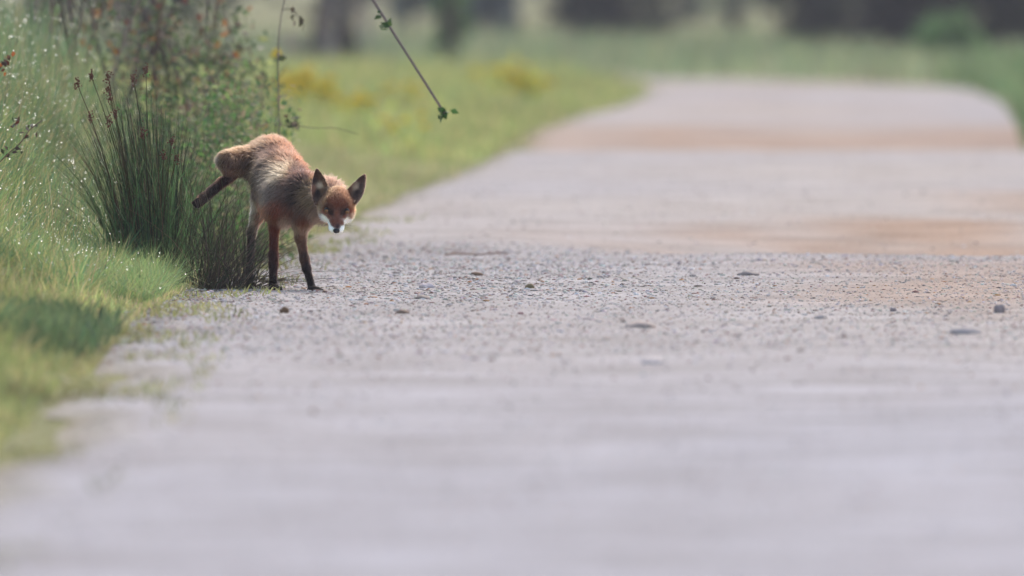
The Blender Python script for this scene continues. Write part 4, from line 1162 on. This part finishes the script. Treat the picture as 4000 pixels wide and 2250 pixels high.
shrub('green_shrub', 'low green shrub in front of the dark hedge by the track', 'shrub', FG, 3700, 140, 0.62, 0.42, 0.0, 2200, 0.05, GN, 0.02)
shrub('green_shrub', 'narrow upright green shrub beside the slim grey tree', 'shrub', FG, 1760, 132, 0.30, 1.2, 0.0, 1300, 0.06, GN, 0.03, 2)
shrub('green_shrub', 'grey-green willow shrub filling the gap between the dark shrubs', 'shrub', FG, 2880, 186, 1.2, 2.0, 0.0, 3200, 0.09, SG, 0.05)
shrub('green_shrub', 'pale sage shrub to the left of the broad dark shrub', 'shrub', FG, 1980, 190, 0.8, 1.8, 0.0, 2600, 0.08, [(140, 150, 144), (126, 138, 134)], 0.05)
shrub('grey_tree', 'tree with a grey-brown trunk behind the bramble bank', 'tree', FG, 1270, 134, 2.6, 5.2, 2.6, 3600, 0.12, SG + GN, 0.10, 1, (170, 156, 150))
shrub('grey_tree', 'slimmer grey tree next to the grey-brown trunk', 'tree', FG, 1440, 146, 2.4, 4.6, 2.4, 2600, 0.12, SG, 0.035, 1, (170, 160, 154))
shrub('sage_shrub', 'bluish sage shrub right of the slimmer grey tree', 'shrub', FG, 1590, 172, 0.85, 1.4, 0.0, 3000, 0.07, [(122, 136, 136), (112, 128, 128)], 0.03)
shrub('sage_shrub', 'bluish sage shrub between the upright green shrub and the broad dark shrub', 'shrub', FG, 1900, 176, 0.75, 1.4, 0.0, 2600, 0.07, [(128, 138, 142), (116, 128, 132)], 0.03)
shrub('dark_shrub', 'dusky shrub around the foot of the grey-brown trunk', 'shrub', FG, 1255, 130, 0.80, 1.3, 0.0, 650, 0.07, [(168, 158, 152), (176, 166, 160), (150, 148, 138)])
for i, (px, D, w_, h_) in enumerate([(600, 150, 3.2, 3.4), (2700, 235, 5.5, 6.0), (3600, 225, 6.0, 6.5), (1700, 260, 5.5, 5.0), (4400, 190, 4.0, 5.0), (200, 210, 5.0, 5.5)]):
    shrub('field_tree', ['bushy tree far behind the dewy bank', 'full-crowned tree far behind the willow shrub', 'full-crowned tree far behind the darkest shrub', 'misty tree far across the meadow behind the upright green shrub',
                         'tree just outside the right end of the hedge', 'pale tree far across the meadow behind the leggy bramble'][i], 'tree', FG, px, D, w_, h_, 0.15, 5000, 0.16, [(96, 108, 90), (84, 100, 82), (112, 120, 104)], 0.16, 1)

# ---------------------------------------------------------------- dew
tips = np.concatenate(tips_for_dew)
keep = (tips[:, 1] > 42.5) & (tips[:, 1] < 53)
tips = tips[keep]
n = len(tips)
sv, sf = sphere_arrays((0, 0, 0), 1.0, 8, 5)
dv = sv[None] * (0.0011 + 0.0018 * rng.random((n, 1, 1)) ** 2) + (tips - np.array([0, 0, 0.0012]))[:, None]
df = (sf[None] + (np.arange(n) * len(sv))[:, None, None]).reshape(-1, 4)
M_dew, nt, b, out = new_mat('dew_water')
b.inputs['Base Color'].default_value = (1, 1, 1, 1)
b.inputs['Roughness'].default_value = 0.06
b.inputs['IOR'].default_value = 1.33
b.inputs['Transmission Weight'].default_value = 1.0
dew = mesh_obj('dew_drops', dv.reshape(-1, 3), df, M_dew)
tag(dew, 'glittering dew drops hanging on the tips of the bank grass', 'dew', kind='stuff')

# ---------------------------------------------------------------- morning haze
hv = np.array([(x, y, z) for x in (-700, 700) for y in (-60, 900) for z in (-1.2, 8.5)], float)
hfc = [(0, 1, 3, 2), (4, 6, 7, 5), (0, 4, 5, 1), (2, 3, 7, 6), (0, 2, 6, 4), (1, 5, 7, 3)]
M_haze = bpy.data.materials.new('morning_haze'); M_haze.use_nodes = True
nt = M_haze.node_tree
for nd in list(nt.nodes): nt.nodes.remove(nd)
out = nt.nodes.new('ShaderNodeOutputMaterial'); pv = nt.nodes.new('ShaderNodeVolumePrincipled')
pv.inputs['Color'].default_value = (0.86, 0.89, 1.0, 1)
pv.inputs['Density'].default_value = 0.0006
pv.inputs['Anisotropy'].default_value = 0.2
nt.links.new(pv.outputs[0], out.inputs['Volume'])
hz = mesh_obj('haze', hv, hfc, M_haze, smooth_shade=False)
tag(hz, 'thin pale morning haze hanging over the track and meadow', 'haze', kind='stuff')
